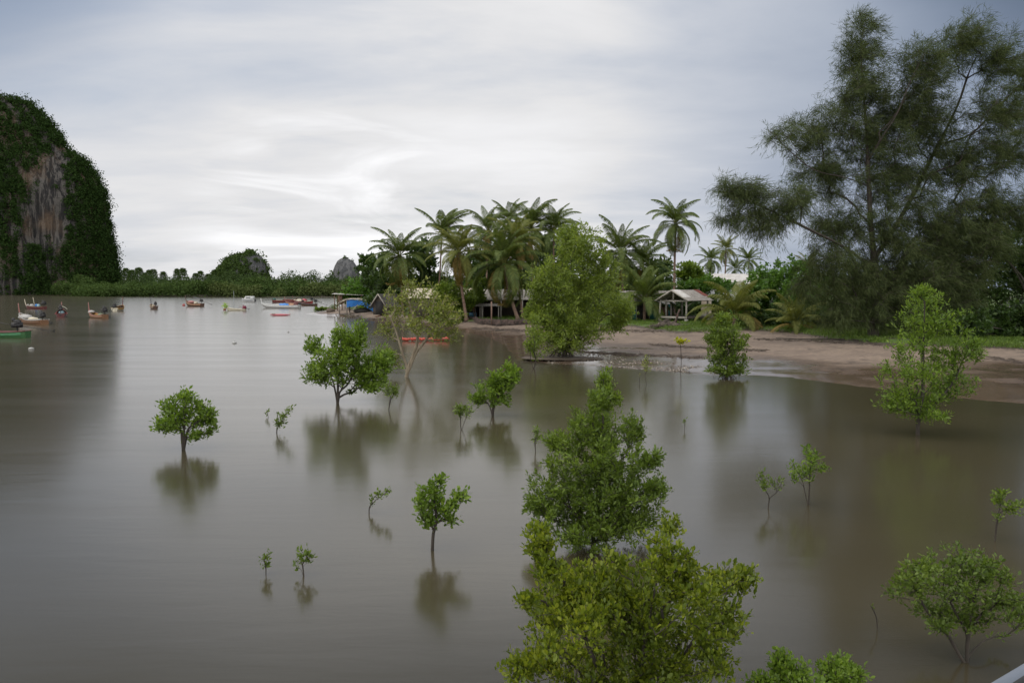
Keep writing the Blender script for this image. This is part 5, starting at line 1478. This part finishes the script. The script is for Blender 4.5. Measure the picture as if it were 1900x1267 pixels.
for lab, pts, rad, mt in (
        ('weathered plank lying on the sand right of the blue shelter', [(697, 589, .35), (718, 586.5, .5)], (.16, .13), WOODB),
        ('grey drift log on the sand before the gabled shed', [(722, 586, .55), (742, 589, .5), (752, 589.5, .5)], (.13, .08), WOODW),
        ('pale broken pole lying on the sand below the blue shelter', [(658, 587, .15), (668, 586, .2)], (.08, .07), WOODW),
        ('dark drift log on the wet sand right of the inlet', [(919, 616.5, .12), (935, 615, .2)], (.11, .07), BARK),
        ('dark stick lying on the sand below the earth bank', [(920, 601, .4), (931, 600.5, .45)], (.12, .07), BARK),
        ('long dark root lying on the sand under the casuarina', [(1440, 634, .4), (1500, 633, .6), (1560, 638, .55), (1610, 641, .6)], (.07, .05), BARK)):
    q = np.array([G(x, y, z) for x, y, z in pts]); q[:, 2] = ground_z(q) + rad[0] * .5
    o = MB().tube(smooth_line(q, 4), np.linspace(rad[0], rad[1], len(smooth_line(q, 4))), 7).build('drift_log', mt, None, True, loc=q[0])
    tag(o, lab, 'log')

# stump with leaning post in its heap of driftwood
l = G(1240, 613, .7); l[2] = gz(l[0], l[1])
T = thing('driftwood_heap', 'dark tangled driftwood heap with a leaning broken branch before the pavilion', 'driftwood', l)
rg = np.random.default_rng(6); m_ = MB()
for k in range(120):
    a = rg.random() * 6.28; rr = rg.random() ** .7
    c = l + np.array([rr * 1.9 * math.cos(a) - .1, rr * 1.1 * math.sin(a), .05 + .85 * (1 - rr) * rg.random()])
    d = unit(np.array([rg.normal(), rg.normal() * .6, rg.normal() * .22])) * rg.uniform(.25, .75)
    m_.tube([c - d, c + d * .3 + rg.normal(0, .05, 3), c + d], [.035, .04, .02], 5)
m_.build('sticks', surf('grey_driftwood', (.13, .105, .085), (.06, .05, .04), .9, 5), T)
m_ = MB(); m_.sphere(l + np.array([.1, 0, .1]), (1.5, .8, .45), 16, 9, .12, rg); m_.build('mound', surf('dark_mud', (.05, .038, .030)), T)
m_ = MB(); s0 = P(1251, 606, l[1]); s1 = P(1255, 592, l[1]); s2 = P(1261, 574, l[1] - .1)
m_.tube(smooth_line([s0, s1, s2], 5), np.linspace(.17, .10, len(smooth_line([s0, s1, s2], 5))), 8); m_.tube([s1 * .5 + s2 * .5, P(1252, 582, l[1])], [.05, .03], 5)
m_.build('leaning_branch', surf('red_brown_wood', (.11, .07, .055), (.05, .04, .035), .9, 4), T)
m_ = MB(); m_.sphere(P(1238, 601, l[1]), (.5, .35, .35), 12, 8, .14, rg); m_.build('stump', BARK, T)

# eroded dark earth bank with roots under the palms
rg = np.random.default_rng(12)
q = np.array([G(x, y, .75)[:2] for x, y in ((866, 597), (890, 600), (930, 602), (960, 602), (992, 602), (1010, 603))])
m_ = MB(); q = np.stack([np.interp(np.linspace(0, 5, 90), range(6), q[:, i]) for i in range(2)], 1)
rows = []
for v, (dy, z) in enumerate(((-.5, -.05), (-.35, .22), (-.15, .48), (.1, .62), (.9, .60), (1.6, .3))):
    b_ = np.column_stack([q, np.zeros(90)]); b_[:, 1] += dy + rg.normal(0, .10, 90) + .25 * np.sin(np.arange(90) * .35); b_[:, 2] = ground_z(q) * .3 + .55 + z + rg.normal(0, .06, 90)
    rows.append(b_)
m_.grid(np.stack(rows, 1))
struct(m_.build('earth_bank', surf('dark_earth', (.075, .048, .038), (.035, .026, .022), .95, 3, bump=.6), None, True, loc=(q[45, 0], q[45, 1], .6)), 'dark eroded earth bank under the palm grove')
m_ = MB()
for k in range(70):
    a = P(992 + rg.normal(0, 5), 596, 104 + rg.normal(0, .3)) if k < 25 else None
    i_ = rg.integers(0, 90); s = np.array([q[i_, 0], q[i_, 1] - .3, .95 + rg.random() * .3])
    m_.tube([s, s + np.array([rg.normal(0, .3), -.25, -.25]), s + np.array([rg.normal(0, .6), -.45 - .3 * rg.random(), -.6])], [.03, .025, .012], 4)
tag(m_.build('bank_roots', BARK, loc=(q[45, 0], q[45, 1], .6)), 'thin dark roots hanging from the eroded earth bank', None, None, 'stuff')
o = MB().tube([P(912, 601, 102.3), P(912, 560, 102.3)], .10, 7).build('mooring_pole', PALMB, None, True, loc=P(912, 601, 102.3)); tag(o, 'upright pole with greenish top standing before the low thatched house', 'pole')

# ------------------------------------------------------------------ grass, shells and stones
rg = np.random.default_rng(15)
N = 170000
px = rg.uniform(640, 1990, N); py = rg.uniform(577, 650, N)
d = np.stack([(px - 950) / F, np.full(N, math.cos(PITCH)) - 0, -(py - HOR) / F], 1)
k = -(CAMZ - 1.0) / d[:, 2]
pt = np.stack([d[:, 0] * k, k], 1)
dg = sdist(pt, grassl); z = ground_z(pt)
pt_n = vnoise(pt[:, 0], pt[:, 1], 2.0, 9)
ok = (dg > -.1) & (dg < 16) & (pt_n > .30 + .3 * np.clip((-pt[:, 0] + 12) / 12, 0, 1)) & (pt[:, 1] < 150)
pt = pt[ok]; z = z[ok]; K = len(pt)
rep = 2; i = np.repeat(np.arange(K), rep)
p = np.column_stack([pt[i] + rg.normal(0, .10, (K * rep, 2)), z[i] - .03])
mb = MB(); leaf_quads(mb, p, unit(rg.standard_normal((K * rep, 3)) * .4 + np.array([0, 0, 1])), unit(rg.standard_normal((K * rep, 3)) * np.array([1, 1, .2])), rg.uniform(.16, .42, K * rep), .024)
tag(mb.build('grass', leaf_mat('bank_grass', (.055, .10, .014), (.10, .165, .022), (.17, .23, .045))), 'short green grass along the top of the bank', None, None, 'stuff')

poly = [(1020, 672), (1104, 677), (1186, 683), (1263, 689), (1330, 692), (1330, 683), (1250, 676), (1150, 664), (1060, 655), (1000, 664)]
px = rg.uniform(990, 1340, 6500); py = rg.uniform(655, 693, 6500); ok = inpoly(px, py, poly); px = px[ok]; py = py[ok]
pt = np.array([G(x, y, .08)[:2] for x, y in zip(px, py)]); ok = vnoise(pt[:, 0], pt[:, 1], 1.2, 6) > .36; pt = pt[ok]; z = ground_z(pt)
mb = MB(); pp = np.column_stack([pt, z]); K = len(pp)
oc = np.array([[1, 0, 0], [0, 1, 0], [-1, 0, 0], [0, -1, 0], [0, 0, 1]])
sz = rg.uniform(.025, .075, (K, 1, 1)) * rg.uniform(.5, 1.4, (K, 1, 3)) * np.array([1.2, 1, .7])
an = rg.random(K) * 6.28; ca, sa = np.cos(an), np.sin(an)
vv = oc[None] * sz; vv = np.stack([vv[..., 0] * ca[:, None] - vv[..., 1] * sa[:, None], vv[..., 0] * sa[:, None] + vv[..., 1] * ca[:, None], vv[..., 2]], -1) + pp[:, None]
ii = np.arange(K)[:, None] * 5
mb.add(vv.reshape(-1, 3), None, np.concatenate([ii + np.array([[a, b, 4]]) for a, b in ((0, 1), (1, 2), (2, 3), (3, 0))]))
m, t = new_mat('shell_grit'); g_ = t.n('ShaderNodeNewGeometry').outputs['Random Per Island']
pb = t.n('ShaderNodeBsdfPrincipled', inp={'Base Color': t.ramp(g_, [(0, (.035, .03, .025)), (.55, (.12, .10, .08)), (.8, (.26, .22, .17)), (1, (.45, .41, .35))]), 'Roughness': .6})
o = t.n('ShaderNodeOutputMaterial'); t.link(pb.outputs[0], o.inputs[0])
tag(mb.build('shell_bank', m, loc=(float(pt[0, 0]), float(pt[0, 1]), .08)), 'bank of small shells and stones at the waterline', None, None, 'stuff')

# leaf litter and washed up twigs along the tide lines
mb = MB(); K = 0
for line in ([(1000, 640), (1100, 650), (1180, 655), (1300, 660)], [(1400, 633), (1480, 637), (1600, 645), (1700, 655), (1830, 668), (1900, 676)], [(1060, 622), (1120, 616), (1200, 620), (1300, 622)], [(1210, 640), (1300, 646), (1420, 652)], [(880, 607), (960, 612), (1010, 618)], [(600, 583), (660, 587), (720, 592)], [(1640, 642), (1760, 648), (1900, 655)]):
    L_ = np.array(line, float)
    for s in rg.random(330) * (len(L_) - 1):
        a = L_[int(s)] * (1 - s % 1) + L_[int(s) + 1] * (s % 1)
        q = G(a[0] + rg.normal(0, 4), a[1] + rg.normal(0, .8), .45); q[2] = gz(q[0], q[1]) + .02
        dd = unit(np.array([rg.normal(), rg.normal() * .4, .05])) * rg.uniform(.06, .42)
        mb.tube([q - dd, q + dd * .2 + rg.normal(0, .02, 3), q + dd], [.014, .026, .012], 4, cap=False)
tag(mb.build('tide_litter', surf('wet_litter', (.05, .038, .03), (.11, .085, .065), .8, 3)), 'washed up twigs and leaf litter along the tide lines', None, None, 'stuff')

# ------------------------------------------------------------------ railing of the footbridge the photo is taken from
a = cam.matrix_world if False else None
r0 = np.array([.70, .55, 4.86]); 
def atpx(x, y, dist):
    d = np.array(pxdir(x, y)); return np.array([0, 0, CAMZ]) + d * dist
A = atpx(1852, 1330, 1.25); Bq = atpx(1985, 1232, 1.75)
dv = unit(Bq - A); A2 = A - dv * 1.2; B2 = Bq + dv * 2.5
T = thing('metal_railing', 'curved pale metal rail with a dark underside at the lower right corner', 'railing', A2)
m_ = MB(); m_.tube([A2, (A2 + B2) / 2, B2], .035, 14); m_.build('rail', surf('pale_metal', (.17, .19, .23), (.14, .16, .19), .35, 4), T, True)
m_ = MB(); off = unit(np.cross(dv, np.cross(dv, np.array([0, 0, 1.])))) * .0
up_ = unit(np.cross(np.cross(dv, np.array(pxdir(1880, 1260))), np.array(pxdir(1880, 1260))))
s_ = 1 if up_[2] > 0 else -1
m_.tube([A2 + up_ * s_ * .036, (A2 + B2) / 2 + up_ * s_ * .036, B2 + up_ * s_ * .036], .022, 10); m_.build('rubber_strip', BLACK, T, True)
for k in (0.0, 1.0):
    q = A2 + (B2 - A2) * k
    m_ = MB(); m_.tube([q - np.array([0, 0, .03]), q - np.array([0, 0, 4.9])], .03, 8); m_.build('post', surf('pale_metal', (.17, .19, .23)), T, True)
